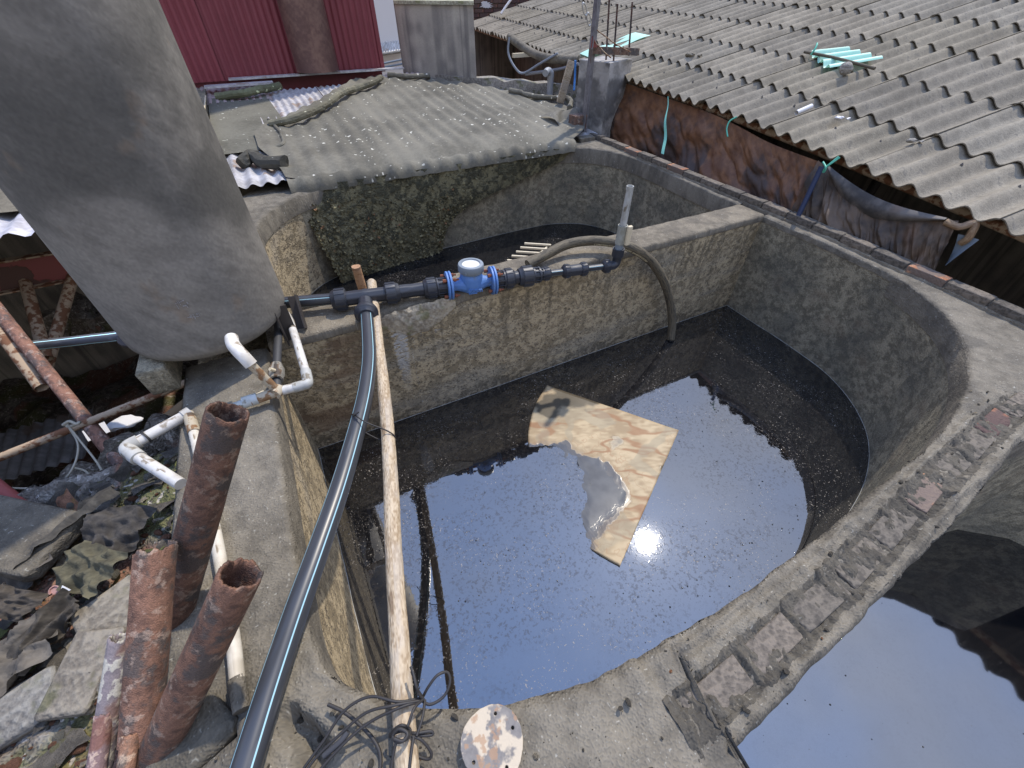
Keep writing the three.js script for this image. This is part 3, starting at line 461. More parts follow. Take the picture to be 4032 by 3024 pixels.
// ---------------------------------------------------------------- black water pipe with blue meter along the dividing wall
{
  const T = [0.19, 0.06, -1.99], E = [1.57, 0.015, -1.743], L0 = [-0.212, 0.07, -2.107];
  const ax = new THREE.Vector3(E[0] - T[0], E[1] - T[1], E[2] - T[2]), len = ax.length(); ax.normalize();
  const pl = thing('water_pipeline', 'black plastic water pipe with compression fittings and blue meter along the dividing wall', 'pipe', T);
  const q = new THREE.Quaternion().setFromUnitVectors(new THREE.Vector3(1, 0, 0), ax);
  const put = (name, g, m, s = 0, par = pl, lab) => { if (par === pl) { g.translate(s, 0, 0); g.applyQuaternion(q); } return part(name, g, m, par, lab); };
  const ribs = (s0, s1, r, n = 12) => { const gs = []; for (let i = 0; i < n; i++) { const b = box(s1 - s0, 0.005, 0.006, (s0 + s1) / 2, r, 0); b.rotateX(i / n * 2 * Math.PI); gs.push(b); } return gs; };
  const nut = (w, r, rp) => mergeGeometries([alongX([[-w / 2, rp], [-w / 2, r * 0.9], [-w / 2 + 0.006, r], [w * 0.2, r], [w * 0.24, r * 0.93], [w / 2 - 0.004, r * 0.8], [w / 2, rp * 1.05], [w / 2, rp]]), ...ribs(-w / 2 + 0.004, w * 0.18, r)].map((g) => g.index ? g.toNonIndexed() : g));
  const R = 0.0285;
  // striped polyethylene pipe: the blue lines are printed along it
  const stripe = (() => { const n = 256, c = new Uint8Array(n * 4 * 4); for (let j = 0; j < 4; j++) for (let i = 0; i < n; i++) { const k = (j * n + i) * 4; c[k] = enc(0.026); c[k + 1] = enc(0.029); c[k + 2] = enc(0.036); c[k + 3] = 255; } return c; })();
  const n = 256, cd = new Uint8Array(n * n * 4); for (let j = 0; j < n; j++) for (let i = 0; i < n; i++) { const v = j / n, k = (j * n + i) * 4; let s = 0; for (const a of [0.125, 0.375, 0.625, 0.875]) if (Math.abs(v - a) < 0.009) s = 1; const gr = 0.9 + 0.3 * pf(i / n, v, 12, 4, 2601), d = sst(0.62, 0.8, pf(i / n, v, 9, 4, 2611)) * 0.03; const c = s ? [0.34, 0.56, 0.63] : [0.04 * gr + d, 0.043 * gr + d, 0.05 * gr + d]; cd[k] = enc(c[0]); cd[k + 1] = enc(c[1]); cd[k + 2] = enc(c[2]); cd[k + 3] = 255; }
  const tx = dt(cd, n, n, true, 1, 2 * Math.PI * R); M.stripe = new THREE.MeshStandardMaterial({ map: tx, roughness: 0.34 });
  wpart('pipe', tube([L0, T], R, 10, 24), M.stripe, pl);
  // the long run from the tee to the viewer
  const run = [[0.161, 0.058, -1.857], [0.126, 0.058, -1.672], [0.083, 0.06, -1.472], [0.024, 0.063, -1.281], [-0.047, 0.066, -1.104], [-0.141, 0.066, -0.899], [-0.231, 0.064, -0.727], [-0.312, 0.058, -0.582], [-0.38, 0.05, -0.455], [-0.433, 0.048, -0.344], [-0.471, 0.048, -0.261], [-0.516, 0.048, -0.16]];
  wpart('pipe', (() => { const g = tube(run, 0.0305, 120, 24), uv = g.attributes.uv; for (let i = 0; i < uv.count; i++) uv.setY(i, uv.getY(i) * R / 0.0305); return g; })(), M.stripe, pl, 'long bare black pipe with blue stripes');
  // tee
  put('tee', mergeGeometries([alongX([[-0.1, 0.02], [-0.1, 0.036], [-0.02, 0.036], [0.0, 0.039], [0.02, 0.036], [0.1, 0.036], [0.1, 0.02]])].map((g) => g)), M.fitting, 0);
  const d2 = V(run[1]).sub(V(run[0])).normalize(), o2 = V(run[0]).sub(V(T));
  const br = lathe([[-0.07, 0.034], [0.0, 0.036], [0.012, 0.05], [0.03, 0.056], [0.05, 0.056], [0.054, 0.05], [0.07, 0.04], [0.07, 0.03]]); br.applyQuaternion(new THREE.Quaternion().setFromUnitVectors(new THREE.Vector3(0, 1, 0), d2)); br.translate(o2.x - d2.x * 0.02, o2.y - d2.y * 0.02, o2.z - d2.z * 0.02); part('branch_nut', br, M.fitting, pl);
  const n1 = nut(0.075, 0.054, R); n1.rotateY(Math.PI); put('coupling_nut', n1, M.fitting, -0.13);
  put('coupling_nut', nut(0.075, 0.054, R), M.fitting, 0.135);
  put('pipe', alongX([[0.1, 0.036], [0.2, 0.036], [0.23, 0.034], [0.31, 0.036]]), M.fitting, 0);
  const n3 = nut(0.07, 0.054, R); n3.rotateY(Math.PI); put('coupling_nut', n3, M.fitting, 0.325);
  // flange adaptor cage
  const cage = (s0, s1, r, k = 10) => mergeGeometries([alongX([[s0, 0.02], [s0, r * 0.82], [s1, r * 0.82], [s1, 0.02]]), alongX([[s0, r * 0.8], [s0, r], [s0 + 0.008, r], [s0 + 0.008, r * 0.8]]), alongX([[s1 - 0.008, r * 0.8], [s1 - 0.008, r], [s1, r], [s1, r * 0.8]]), ...ribs(s0, s1, r * 0.94, k)].map((g) => g.index ? g.toNonIndexed() : g));
  put('flange_adaptor', cage(0.362, 0.42, 0.05), M.fitting);
  // the meter: two flange pairs, a bulging body, a round head with a glass dial
  const S0 = 0.42, S1 = 0.66, mid = (S0 + S1) / 2;
  for (const [s, k] of [[S0, 0], [S1, 1]]) for (const off of [0, 0.016]) {
    const f = put('flange', alongX([[s + off - 0.006, 0.03], [s + off - 0.006, 0.073], [s + off - 0.004, 0.076], [s + off + 0.004, 0.076], [s + off + 0.006, 0.073], [s + off + 0.006, 0.03]], 40), off === 0 === (k === 0) ? M.blue : M.blue);
    if (off === 0) for (let i = 0; i < 4; i++) { const a = i / 4 * 2 * Math.PI + 0.6; const b = mergeGeometries([alongX([[s - 0.028, 0.001], [s - 0.028, 0.0095], [s - 0.012, 0.0095], [s - 0.012, 0.006], [s + 0.03, 0.006], [s + 0.03, 0.0095], [s + 0.042, 0.0095], [s + 0.042, 0.005], [s + 0.056, 0.005], [s + 0.056, 0.0005]], 6)]); b.translate(0, Math.cos(a) * 0.06, Math.sin(a) * 0.06); b.applyQuaternion(q); part('bolt', b, M.boltRust, f); }
  }
  const bodyG = mergeGeometries([alongX([[S0 + 0.02, 0.03], [S0 + 0.05, 0.031], [S0 + 0.075, 0.04], [mid - 0.01, 0.054], [mid + 0.03, 0.054], [S1 - 0.06, 0.042], [S1 - 0.03, 0.03], [S1, 0.03]], 40).toNonIndexed(), (() => { const g = lathe([[-0.055, 0.0], [-0.054, 0.03], [-0.045, 0.05], [-0.02, 0.06], [0.03, 0.061], [0.052, 0.056], [0.06, 0.05], [0.06, 0.0]], 40); g.translate(mid + 0.01, 0.01, 0); return g.index ? g.toNonIndexed() : g; })()].map((g) => g.index ? g.toNonIndexed() : g));
  const body = put('meter_body', bodyG, M.blue);
  { const g = lathe([[0.06, 0.05], [0.062, 0.064], [0.068, 0.068], [0.098, 0.068], [0.104, 0.065], [0.106, 0.05], [0.1, 0.046]], 40); g.translate(mid + 0.01, 0.01, 0); g.applyQuaternion(q); const hd = part('meter_head', g, M.capGrey, body); hd.userData.label = 'grey round meter head'; const d = lathe([[0.1, 0.0], [0.1, 0.047]], 40); d.translate(mid + 0.01, 0.01, 0); d.applyQuaternion(q); part('dial_glass', d, M.dial, body); const lug = box(0.006, 0.016, 0.006, mid - 0.03, 0.085, 0.055, 0.002); lug.applyQuaternion(q); part('lug', lug, M.capGrey, body); }
  { const font = await new FontLoader().loadAsync('fonts/droid/droid_sans_bold.typeface.json'); const t = new TextGeometry('50mm', { font, size: 0.019, depth: 0.006, curveSegments: 3 }); t.translate(mid - 0.022, -0.022, 0.058); const un = box(0.045, 0.004, 0.006, mid + 0.004, -0.03, 0.058); for (const g of [t, un]) { g.rotateX(0); g.applyQuaternion(q); part('raised_lettering', g, M.blue, body); } }
  put('flange_adaptor', cage(0.68, 0.735, 0.05), M.fitting);
  put('coupling_nut', nut(0.06, 0.054, R), M.fitting, 0.765); put('pipe', alongX([[0.78, 0.035], [0.815, 0.035]]), M.fitting);
  const n5 = nut(0.085, 0.056, R); n5.rotateY(Math.PI); put('reducer', n5, M.fitting, 0.855); put('reducer_cage', cage(0.9, 0.94, 0.045), M.fitting); put('reducer_cage', cage(0.94, 0.965, 0.034), M.fitting); put('coupling_nut', nut(0.045, 0.037, 0.02), M.fitting, 0.985);
  const small = alongX([[0.99, 0.0175], [len - 0.02, 0.0175]]); { const uv = small.attributes.uv; for (let i = 0; i < uv.count; i++) uv.setXY(i, uv.getY(i), uv.getX(i) / (2 * Math.PI * 0.04) * 2 * Math.PI * R); } put('pipe', small, M.stripe);
  const a6 = nut(0.045, 0.038, 0.018); a6.rotateY(Math.PI); put('coupling_nut', a6, M.fitting, 1.1); put('coupling', alongX([[1.12, 0.03], [1.13, 0.032], [1.185, 0.032], [1.2, 0.03]]), M.fitting); put('coupling_nut', nut(0.045, 0.038, 0.018), M.fitting, 1.215);
  const a7 = nut(0.045, 0.038, 0.018); a7.rotateY(Math.PI); put('coupling_nut', a7, M.fitting, len - 0.05);
  // elbow, tap and open grey riser
  const up = (y) => [E[0] + 0.02 - 0.002 * y, E[1] + y, E[2] - 0.002];
  wpart('elbow', tube([[E[0] - ax.x * 0.05, E[1] - ax.y * 0.05, E[2] - ax.z * 0.05], [E[0], E[1] + 0.002, E[2]], up(0.02), up(0.06)], 0.026, 24, 20), M.fitting, pl);
  const cyl = (name, y0, y1, r, m, lab) => { const g = lathe([[y0, r * 0.7], [y0, r], [y1, r], [y1, r * 0.82], [y0 + 0.004, r * 0.8]], 24); g.translate(up(0)[0], E[1], up(0)[2]); return wpart(name, g, m, pl, lab); };
  cyl('coupling_nut', 0.055, 0.1, 0.034, M.fitting); cyl('socket', 0.098, 0.13, 0.023, M.capGrey); 
  const tap = cyl('tap', 0.13, 0.235, 0.027, tint(M.pvc, 0.55, 0.58, 0.55)); const hnd = box(0.03, 0.11, 0.02, up(0)[0] + 0.02, E[1] + 0.185, up(0)[2] + 0.036, 0.006); hnd.translate(-T[0], -T[1], -T[2]); part('tap_handle', hnd, M.cream, tap, 'cream tap handle');
  cyl('riser', 0.235, 0.44, 0.019, tint(M.pvc, 0.72, 0.76, 0.78), 'open grey upright pipe');
  // left end behind the steel tank, sagging over the void
  wpart('pipe', tube([[-1.588, -0.263, -2.903], [-1.521, -0.228, -2.828], [-1.348, -0.197, -2.725], [-1.17, -0.164, -2.622], [-0.969, -0.122, -2.501], [-0.631, -0.045, -2.331], L0], 0.027, 60, 20), (() => { const m = M.stripe.clone(); m.color.setRGB(3.4, 3.3, 3.2); return m; })(), pl, 'sun-bleached grey pipe over the void');
}

// wooden pole laid across the near basin
{
  const a = [0.258, 0.025, -2.178], b = [-0.151, 0.032, -0.187], e = [b[0] + (b[0] - a[0]) * 0.08, b[1] + 0.002, b[2] + (b[2] - a[2]) * 0.08];
  const g = tube([a, [0.181, 0.026, -1.776], [0.062, 0.032, -1.132], [-0.052, 0.034, -0.636], [-0.111, 0.034, -0.371], b, e], 0.0245, 120, 20), p = g.attributes.position;
  const A = V(a); for (let i = 0; i < p.count; i++) { const t = Math.min(1, Math.hypot(p.getX(i) - A.x, p.getZ(i) - A.z) / 2.0); const n = (fb(p.getZ(i) * 5, p.getX(i) * 20, 3, 2701) - 0.5) * 0.006; p.setY(i, p.getY(i) + n); p.setX(i, p.getX(i) + n + (t - 0.5) * 0.0); }
  g.computeVertexNormals(); solo('wooden_pole', 'long pale peeled wooden pole spanning the near basin', 'pole', g, M.wood);
  solo('wooden_stub', 'short orange-brown round post standing behind the black tee', 'post', lumpy(new THREE.CylinderGeometry(0.025, 0.027, 0.36, 16, 6), 0.004, 20, 71).translate([0.216, 0, -2.221][0], -0.13, [0.216, 0, -2.221][2] - 0.13), tint(M.wood, 0.85, 0.6, 0.45));
}
// iron wire tying pole and pipe
{
  const r = 0.0026, gs = [tube([[-0.056, 0.03, -1.207], [-0.04, 0.1, -1.154], [-0.009, 0.105, -1.091], [0.047, 0.07, -1.053], [0.067, 0.04, -1.04], [0.056, 0, -1.054], [0.01, 0, -1.094], [-0.038, 0.03, -1.147], [-0.056, 0.03, -1.207]], r, 80, 6), tube([[-0.056, 0.03, -1.207], [-0.035, 0.11, -1.136], [-0.019, 0.12, -1.134]], r, 12, 6)];
  solo('tie_wire', 'single dark wire tying the black pipe to the wooden pole', 'wire', mergeGeometries(gs), M.wire);
}
// black electric cable knotted round the near end of the pole
{
  const t = (pts, r = 0.0032) => tube(pts, r, 70, 7);
  const c = thing('black_cable', 'tangled thin black cable knotted round the near end of the pole', 'cable', [-0.135, 0, -0.252]);
  wpart('loop', mergeGeometries([t([[-0.087, 0.05, -0.267], [-0.068, 0.07, -0.275], [-0.042, 0.08, -0.284], [-0.02, 0.07, -0.282], [-0.022, 0.06, -0.263], [-0.044, 0.05, -0.248], [-0.075, 0.05, -0.248], [-0.091, 0.05, -0.265]]), t([[-0.086, 0.055, -0.266], [-0.089, 0.09, -0.281], [-0.087, 0.1, -0.307], [-0.088, 0.1, -0.322]]), t([[-0.085, 0.06, -0.26], [-0.09, 0.08, -0.275], [-0.088, 0.09, -0.295], [-0.089, 0.1, -0.313]])]), M.wire, c);
  wpart('strand', mergeGeometries([t([[-0.084, 0.055, -0.265], [-0.134, 0.075, -0.279], [-0.186, 0.07, -0.317], [-0.243, 0.06, -0.321], [-0.297, 0.04, -0.295], [-0.353, 0.02, -0.269], [-0.384, 0.015, -0.246]]), t([[-0.085, 0.06, -0.26], [-0.144, 0.08, -0.276], [-0.202, 0.07, -0.293], [-0.266, 0.05, -0.286], [-0.322, 0.03, -0.275], [-0.364, 0.02, -0.251]]), t([[-0.091, 0.06, -0.261], [-0.137, 0.075, -0.268], [-0.199, 0.06, -0.276], [-0.25, 0.05, -0.27], [-0.316, 0.03, -0.252], [-0.35, 0.02, -0.228]])]), M.wire, c);
  wpart('knot', mergeGeometries([t([[-0.17, 0.04, -0.237], [-0.157, 0.07, -0.237], [-0.137, 0.085, -0.234], [-0.126, 0.07, -0.222], [-0.135, 0.085, -0.209], [-0.153, 0.085, -0.213], [-0.159, 0.08, -0.227], [-0.143, 0.09, -0.23], [-0.13, 0.09, -0.215], [-0.142, 0.09, -0.208], [-0.156, 0.09, -0.219]], 0.0036), t([[-0.169, 0.05, -0.238], [-0.139, 0.085, -0.225], [-0.121, 0.06, -0.215], [-0.09, 0.05, -0.204], [-0.09, 0.045, -0.198], [-0.119, 0.05, -0.21], [-0.129, 0.05, -0.214]]), t([[-0.127, 0.06, -0.213], [-0.111, 0.05, -0.198], [-0.102, 0.03, -0.174], [-0.111, 0.02, -0.168], [-0.132, 0.02, -0.185], [-0.142, 0.03, -0.204]]), t([[-0.127, 0.085, -0.227], [-0.105, 0.085, -0.25], [-0.084, 0.06, -0.262]]), t([[-0.118, 0.06, -0.208], [-0.097, 0.06, -0.232], [-0.083, 0.05, -0.261]]), t([[-0.154, 0.085, -0.216], [-0.171, 0.07, -0.194], [-0.19, 0.05, -0.159]]), t([[-0.124, 0.06, -0.21], [-0.14, 0.06, -0.179], [-0.159, 0.05, -0.143]])]), M.wire, c);
  wpart('taped_joint', tube([[-0.303, 0.03, -0.272], [-0.265, 0.045, -0.276], [-0.246, 0.05, -0.284]], 0.0065, 16, 8), flat(0.05, 0.05, 0.055, 0.8), c, 'bulging taped splice');
  solo('bare_cable', 'thick dark cable end lying on the broken rim left of the pole', 'cable', tube([[-0.283, 0.02, -0.361], [-0.252, 0.02, -0.328], [-0.223, 0.015, -0.284], [-0.205, 0.012, -0.246], [-0.203, 0.008, -0.216], [-0.22, 0.005, -0.178]], 0.0042, 50, 7), M.wire);
}
// round steel cover plate on the near rim
{
  const c = [0.02, 0.012, -0.13]; const s = new THREE.Shape(); for (let i = 0; i < 60; i++) { const a = i / 60 * 2 * Math.PI, r = 0.066 + 0.002 * Math.sin(a * 3) + (hash(i, 3, 9) - 0.5) * 0.0012; const x = Math.cos(a) * r, y = Math.sin(a) * r; i ? s.lineTo(x, y) : s.moveTo(x, y); }
  for (const a of [0.05, 1.0, 3.35, 4.9]) { const h = new THREE.Path(); h.absarc(Math.cos(a) * 0.05, Math.sin(a) * 0.05, 0.0045, 0, Math.PI * 2, true); s.holes.push(h); }
  const g = new THREE.ExtrudeGeometry(s, { depth: 0.005, bevelEnabled: true, bevelSize: 0.001, bevelThickness: 0.001, bevelSegments: 1 }); g.rotateX(-Math.PI / 2); g.rotateX(0.03); g.translate(c[0], c[1] + 0.002, c[2]);
  solo('steel_disc', 'round pitted steel plate with bolt holes lying on the near rim', 'plate', boxUV(g), surf(512, 0.2, 0.2, (u, v) => { const a = pf(u, v, 4, 5, 2801, 0.6), s = pf(u, v, 20, 4, 2811); let k = mix3([0.13, 0.12, 0.115], [0.24, 0.22, 0.2], s); k = mix3(k, [0.5, 0.42, 0.31], sst(0.5, 0.6, a)); k = mix3(k, [0.34, 0.2, 0.11], sst(0.6, 0.7, pf(u, v, 12, 4, 2821)) * 0.7); return [k[0], k[1], k[2], s * 0.5 + a * 0.3]; }, { bump: 0.002, roughness: 0.75 }));
}
// rubber air hose over the dividing wall
{
  const cv = document.createElement('canvas'); cv.width = 2048; cv.height = 128; const x = cv.getContext('2d');
  x.fillStyle = '#5d5545'; x.fillRect(0, 0, 2048, 128); const r = rng(77); for (let i = 0; i < 2600; i++) { const k = r(); x.fillStyle = k < 0.5 ? 'rgba(28,26,24,0.35)' : 'rgba(120,108,84,0.3)'; x.fillRect(r() * 2048, r() * 128, 6 + r() * 70, 1 + r() * 3); }
  for (let i = 0; i < 26; i++) { x.fillStyle = 'rgba(190,178,150,0.35)'; x.fillRect(1700 + i * 13, 0, 2, 128); }
  x.fillStyle = '#d8cfae'; x.font = 'bold 15px sans-serif'; x.fillText('V. CONG DANH-HUNG MANH COMPANY. AIR PRESSURE HOSE 20BAR', 560, 64);
  const t = new THREE.CanvasTexture(cv); t.colorSpace = THREE.SRGBColorSpace; t.wrapS = t.wrapT = THREE.RepeatWrapping;
  const pts = [[1.112, 0.03, -1.954], [1.245, 0.055, -1.972], [1.403, 0.075, -1.994], [1.55, 0.08, -1.963], [1.667, 0.075, -1.887], [1.753, 0.055, -1.798], [1.937, -0.077, -1.8], [2.092, -0.258, -1.79], [2.201, -0.464, -1.77], [2.253, -0.63, -1.75], [2.255, -0.75, -1.722]];
  const g = new THREE.TubeGeometry(curve(pts), 140, 0.029, 20, false);
  { const uv = g.attributes.uv; for (let i = 0; i < uv.count; i++) uv.setY(i, uv.getY(i) + 0.62); }
  const o = mesh(mergeGeometries([g.toNonIndexed(), (() => { const d = new THREE.CircleGeometry(0.027, 20); d.applyQuaternion(new THREE.Quaternion().setFromUnitVectors(new THREE.Vector3(0, 0, 1), curve(pts).getTangent(0).negate())); d.translate(...pts[0]); return d.toNonIndexed(); })()]), new THREE.MeshStandardMaterial({ map: t, roughness: 0.75 }));
  o.geometry.translate(-pts[5][0], 0, -pts[5][2]); o.position.set(pts[5][0], 0, pts[5][2]); reg(o, 'rubber_hose', 'dark printed rubber hose bent over the dividing wall into the water', 'hose');
}
// cream slatted rack standing behind the dividing wall
{
  const rk = thing('slatted_rack', 'cream slatted plastic rack leaning behind the dividing wall near the hose', 'rack', [1.15, -0.3, -2.2]);
  const a = [1.266, 0, -2.276], b = [0.98, 0, -2.086], dx = (b[0] - a[0]) / 6, dz = (b[2] - a[2]) / 6;
  for (let i = 0; i < 7; i++) { const p = [a[0] + dx * i, 0, a[2] + dz * i], e = [p[0] + 0.14, -0.012, p[2] + 0.1]; const d = Math.atan2(-(e[2] - p[2]), e[0] - p[0]), L = Math.hypot(e[0] - p[0], e[2] - p[2]); const g = box(L, 0.012, 0.012, 0, 0, 0, 0.002); g.rotateY(d); g.translate((p[0] + e[0]) / 2, -0.006 - 0.004 * i % 2, (p[2] + e[2]) / 2); wpart('slat', g, M.cream, rk); }
  wpart('crosspiece', tube([[a[0] + 0.12, -0.02, a[2] + 0.086], [b[0] + 0.12, -0.02, b[2] + 0.086]], 0.007, 4, 8), M.cream, rk);
}
console.log('pipes done');

// ---------------------------------------------------------------- corrugated fibre-cement roof on the right
const capGeo = (() => { const g = new THREE.ConeGeometry(0.009, 0.013, 8); return g; })();
const eave = (b) => [3.13 + 0.1 * b, (b < 2.6 ? 0.33 + 0.075 * (b - 0.8) : 0.465 + 0.03 * (b - 2.6)) - 0.018, -b];
const UP = [1, 0.235, 0.17], upL = Math.hypot(...UP), PITCH = 0.155;
const roofAt = (b, s, n = 0) => { const e = eave(b); return [e[0] + UP[0] / upL * s - 0.22 * n, e[1] + UP[1] / upL * s + 0.97 * n, e[2] + UP[2] / upL * s]; };
{
  const roof = thing('corrugated_roof', 'wide weathered grey corrugated roof of overlapping sheets on the right', 'roof', [4.5, -2.6, -3.5]);
  const waves = 5, W = waves * PITCH + 0.05, T = 0.007, A = 0.024;
  const sheetGeo = (Ls, seed) => {
    const s = new THREE.Shape(), n = 54, f = (x) => A * Math.cos(x / PITCH * 2 * Math.PI); for (let i = 0; i <= n; i++) { const x = W * i / n; i ? s.lineTo(x, f(x)) : s.moveTo(x, f(x)); } for (let i = n; i >= 0; i--) { const x = W * i / n; s.lineTo(x, f(x) - T); }
    const g = new THREE.ExtrudeGeometry(s, { depth: Ls, bevelEnabled: false, steps: 3 }); const p = g.attributes.position;      // x along the eave, y up, z up the slope
    for (let i = 0; i < p.count; i++) p.setY(i, p.getY(i) + (fb(p.getX(i) * 3 + seed, p.getZ(i) * 2, 2, seed) - 0.5) * 0.012);
    g.computeVertexNormals(); const c = toCreasedNormals(g, 0.8), uv = new Float32Array(c.attributes.position.count * 2); for (let i = 0; i < uv.length / 2; i++) { uv[2 * i] = c.attributes.position.getX(i) + seed * 0.37; uv[2 * i + 1] = c.attributes.position.getZ(i) + seed * 0.61; } c.setAttribute('uv', new THREE.BufferAttribute(uv, 2)); return c;
  };
  const exposure = [0, 0.52, 1.12, 1.72, 2.32, 2.92, 3.52], gs = [1, 2, 3].map((k) => sheetGeo(0.76, k)); const mats = [M.asb, tint(M.asb, 0.9, 0.89, 0.88), tint(M.asb, 1.08, 1.06, 1.03), tint(M.asb, 0.97, 0.95, 0.9)]; const r = rng(99);
  for (let c = -2; c < 13; c++) for (let k = 0; k < exposure.length; k++) {
    const b0 = -0.02 + c * waves * PITCH, lift = (13 - c) * 0.0006, P = V(roofAt(b0, exposure[k] - (k ? 0 : 0.0) + (r() - 0.5) * 0.03, 0.004 + k * 0.0005 + (k ? 0.01 : 0))), Q = V(roofAt(b0 + waves * PITCH, exposure[k], 0.004)), U = new THREE.Vector3(...UP).normalize(), X = V(eave(b0 + waves * PITCH)).sub(V(eave(b0))).normalize();
    const Nn = new THREE.Vector3().crossVectors(U, X).normalize(); if (Nn.y < 0) Nn.negate(); const tilt = -0.014; const U2 = U.clone().addScaledVector(Nn, tilt).normalize(); const Z = U2.clone(), Y = Nn.clone().addScaledVector(U, -tilt).normalize();
    const X2 = X.clone().addScaledVector(Nn, -0.012).normalize();
    const o = mesh(gs[(c + k * 2 + 9) % 3], mats[Math.floor(r() * 4)]); o.name = 'roof_sheet'; o.matrix.makeBasis(X2, Y, Z); o.matrix.setPosition(P.x - 4.5, P.y + 2.6 + lift, P.z + 3.5); o.matrix.decompose(o.position, o.quaternion, o.scale); roof.add(o);
    if (k < 6) for (const q of [1, 3]) for (const t of [0.3]) { const f = mesh(capGeo, M.darkSteel); f.name = 'fixing_bolt'; const w = V(roofAt(b0 + q * PITCH, exposure[k] + t + (r() - 0.5) * 0.1, 0.031)); f.position.set(w.x - 4.5, w.y + 2.6, w.z + 3.5); roof.add(f); }
  }

  // timber frame that carries the sheets
  wpart('rafter', tube([roofAt(-1.6, 0.12, -0.07), roofAt(3.2, 0.12, -0.07), roofAt(10, 0.12, -0.07)], 0.03, 40, 8), M.rustPale, roof);
  for (const b of [-1.4, 2.0, 5.2, 9.4]) wpart('post', tube([[4.3 + b * 0.1, -2.6, -b - 0.1], [4.3 + b * 0.1, roofAt(b, 0.75, -0.08)[1], -b + 0.1]], 0.04, 4, 8), M.darkSteel, roof);
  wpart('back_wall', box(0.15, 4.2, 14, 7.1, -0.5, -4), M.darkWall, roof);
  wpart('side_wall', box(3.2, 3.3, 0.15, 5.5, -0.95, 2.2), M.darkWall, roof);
}
// things lying on that roof
function onRoof(pts, n) { return pts.map(([b, s]) => roofAt(b, s, n)); }
{
  const rb = (u, v) => 0; const g1 = thing('plastic_sheet', 'translucent pale green corrugated offcut in the middle of the grey roof', 'plastic sheet', [4.655, 0.746, -2.713]);
  const P = [[4.584, 0.762, -3.02], [4.332, 0.7, -2.64], [4.625, 0.768, -2.418], [4.745, 0.799, -2.801]];
  wpart('sheet', grid(48, 8, (u, v) => { const a = V(P[0]).lerp(V(P[3]), u * 0 + v), d = V(P[1]).lerp(V(P[2]), v), q = a.lerp(d, u); return [q.x, q.y + 0.012 + 0.02 * Math.cos(u * 3.2 * 2 * Math.PI), q.z, q.x, -q.z]; }), M.aqua, g1);
  solo('weathered_stick', 'thin dark stick lying across the green panel', 'stick', tube([[4.52, 0.783, -3.04], [4.478, 0.771, -2.736], [4.4, 0.741, -2.325]], 0.011, 10, 8), flat(0.1, 0.085, 0.06, 0.9));
  solo('round_stone', 'small round grey stone weighing down the green panel', 'stone', lumpy(new THREE.SphereGeometry(0.045, 14, 10), 0.012, 18, 91).translate(...[4.291, 0.731, -2.48]), M.stone);
  solo('green_tape', 'bit of bright green tape at the left end of the stick', 'tape', tube([[0, 0, 0], [0.005, 0.03, 0.01], [0.03, 0.06, 0.0], [0.055, 0.075, -0.02]], 0.008, 12, 6).translate(...[4.495, 0.771, -2.953]), M.greenTape);
  const t = [3.629, 0.491, -2.321]; solo('pipe_offcut', 'short white plastic pipe offcut lying in a roof valley near the eave', 'pipe', (() => { const e = [3.765, 0.524, -2.311]; const g = tube([[t[0], t[1] + 0.02, t[2]], [e[0], e[1] + 0.02, e[2]]], 0.017, 6, 14, false); return mergeGeometries([g.toNonIndexed()]); })(), M.white);
  for (const [lab, q, s] of [['crumpled silver wrapper on a roof ridge near the white pipe offcut', [3.689, 0.489, -1.997], 0.03], ['small heap of pale rubble on a roof ridge nearest the viewer', [3.662, 0.457, -1.484], 0.028], ['dark tile fragment tucked on the roof just right of the pillar', [4.236, 0.656, -4.037], 0.05]]) solo('roof_debris', lab, 'debris', mergeGeometries([0, 1, 2, 3].map((i) => lumpy(new THREE.IcosahedronGeometry(s * (0.9 - 0.15 * i), 2), s * 0.5, 1.3 / s, 111 + i).scale(1, 0.5, 1).translate((hash(i, 1, 5) - 0.5) * s * 2.4, 0, (hash(i, 2, 5) - 0.5) * s * 2.4))).translate(q[0], q[1] + 0.035, q[2]), lab.startsWith('crumpled') ? flat(0.5, 0.5, 0.52, 0.35, 0.4) : lab.startsWith('dark') ? M.asb : M.stone);
  // second green sheet by the pillar, with a board on it
  const Q4 = [[3.823, 0.589, -5.55], [3.779, 0.576, -5.283], [4.565, 0.761, -5.141], [4.603, 0.772, -5.479]];
  const g2 = thing('plastic_sheet', 'flat pale green plastic sheet lying on the roof behind the pillar', 'plastic sheet', Q4[1]);
  wpart('sheet', grid(8, 16, (u, v) => { const a = V(Q4[0]).lerp(V(Q4[3]), v), d = V(Q4[1]).lerp(V(Q4[2]), v), q = a.lerp(d, u); return [q.x, q.y + 0.012 + 0.01 * Math.sin(v * 9), q.z]; }), M.aqua, g2);
}

// ---------------------------------------------------------------- tarpaulins hung below the eave
function hang(n1, n2, top, bot, fold, seed, sag = 0) {
  const ct = curve(top), cb = curve(bot);
  return grid(n1, n2, (u, v) => { const a = ct.getPoint(u), b = cb.getPoint(u), L = a.distanceTo(b); const p = a.lerp(b, v); const f = (fb(u * fold + v * 1.3, v * 1.6, 4, seed) - 0.5) * 0.16 * Math.sin(Math.PI * Math.min(1, v * 1.05)) + (Math.sin(u * fold * 3.1 + v * 2 + 4 * fb(u * 4, v * 2, 2, seed + 5))) * 0.02 * (0.3 + v * 0.7) + Math.abs(fb(u * fold * 3 - v * 2.2, v * 3 + u, 3, seed + 21) - 0.5) * 0.17 * Math.sin(Math.PI * Math.min(1, v * 1.02)); return [p.x - f - sag * Math.sin(Math.PI * v) * 0.05, p.y + f * 0.15, p.z, u * ct.getLength(), v * L]; });
}
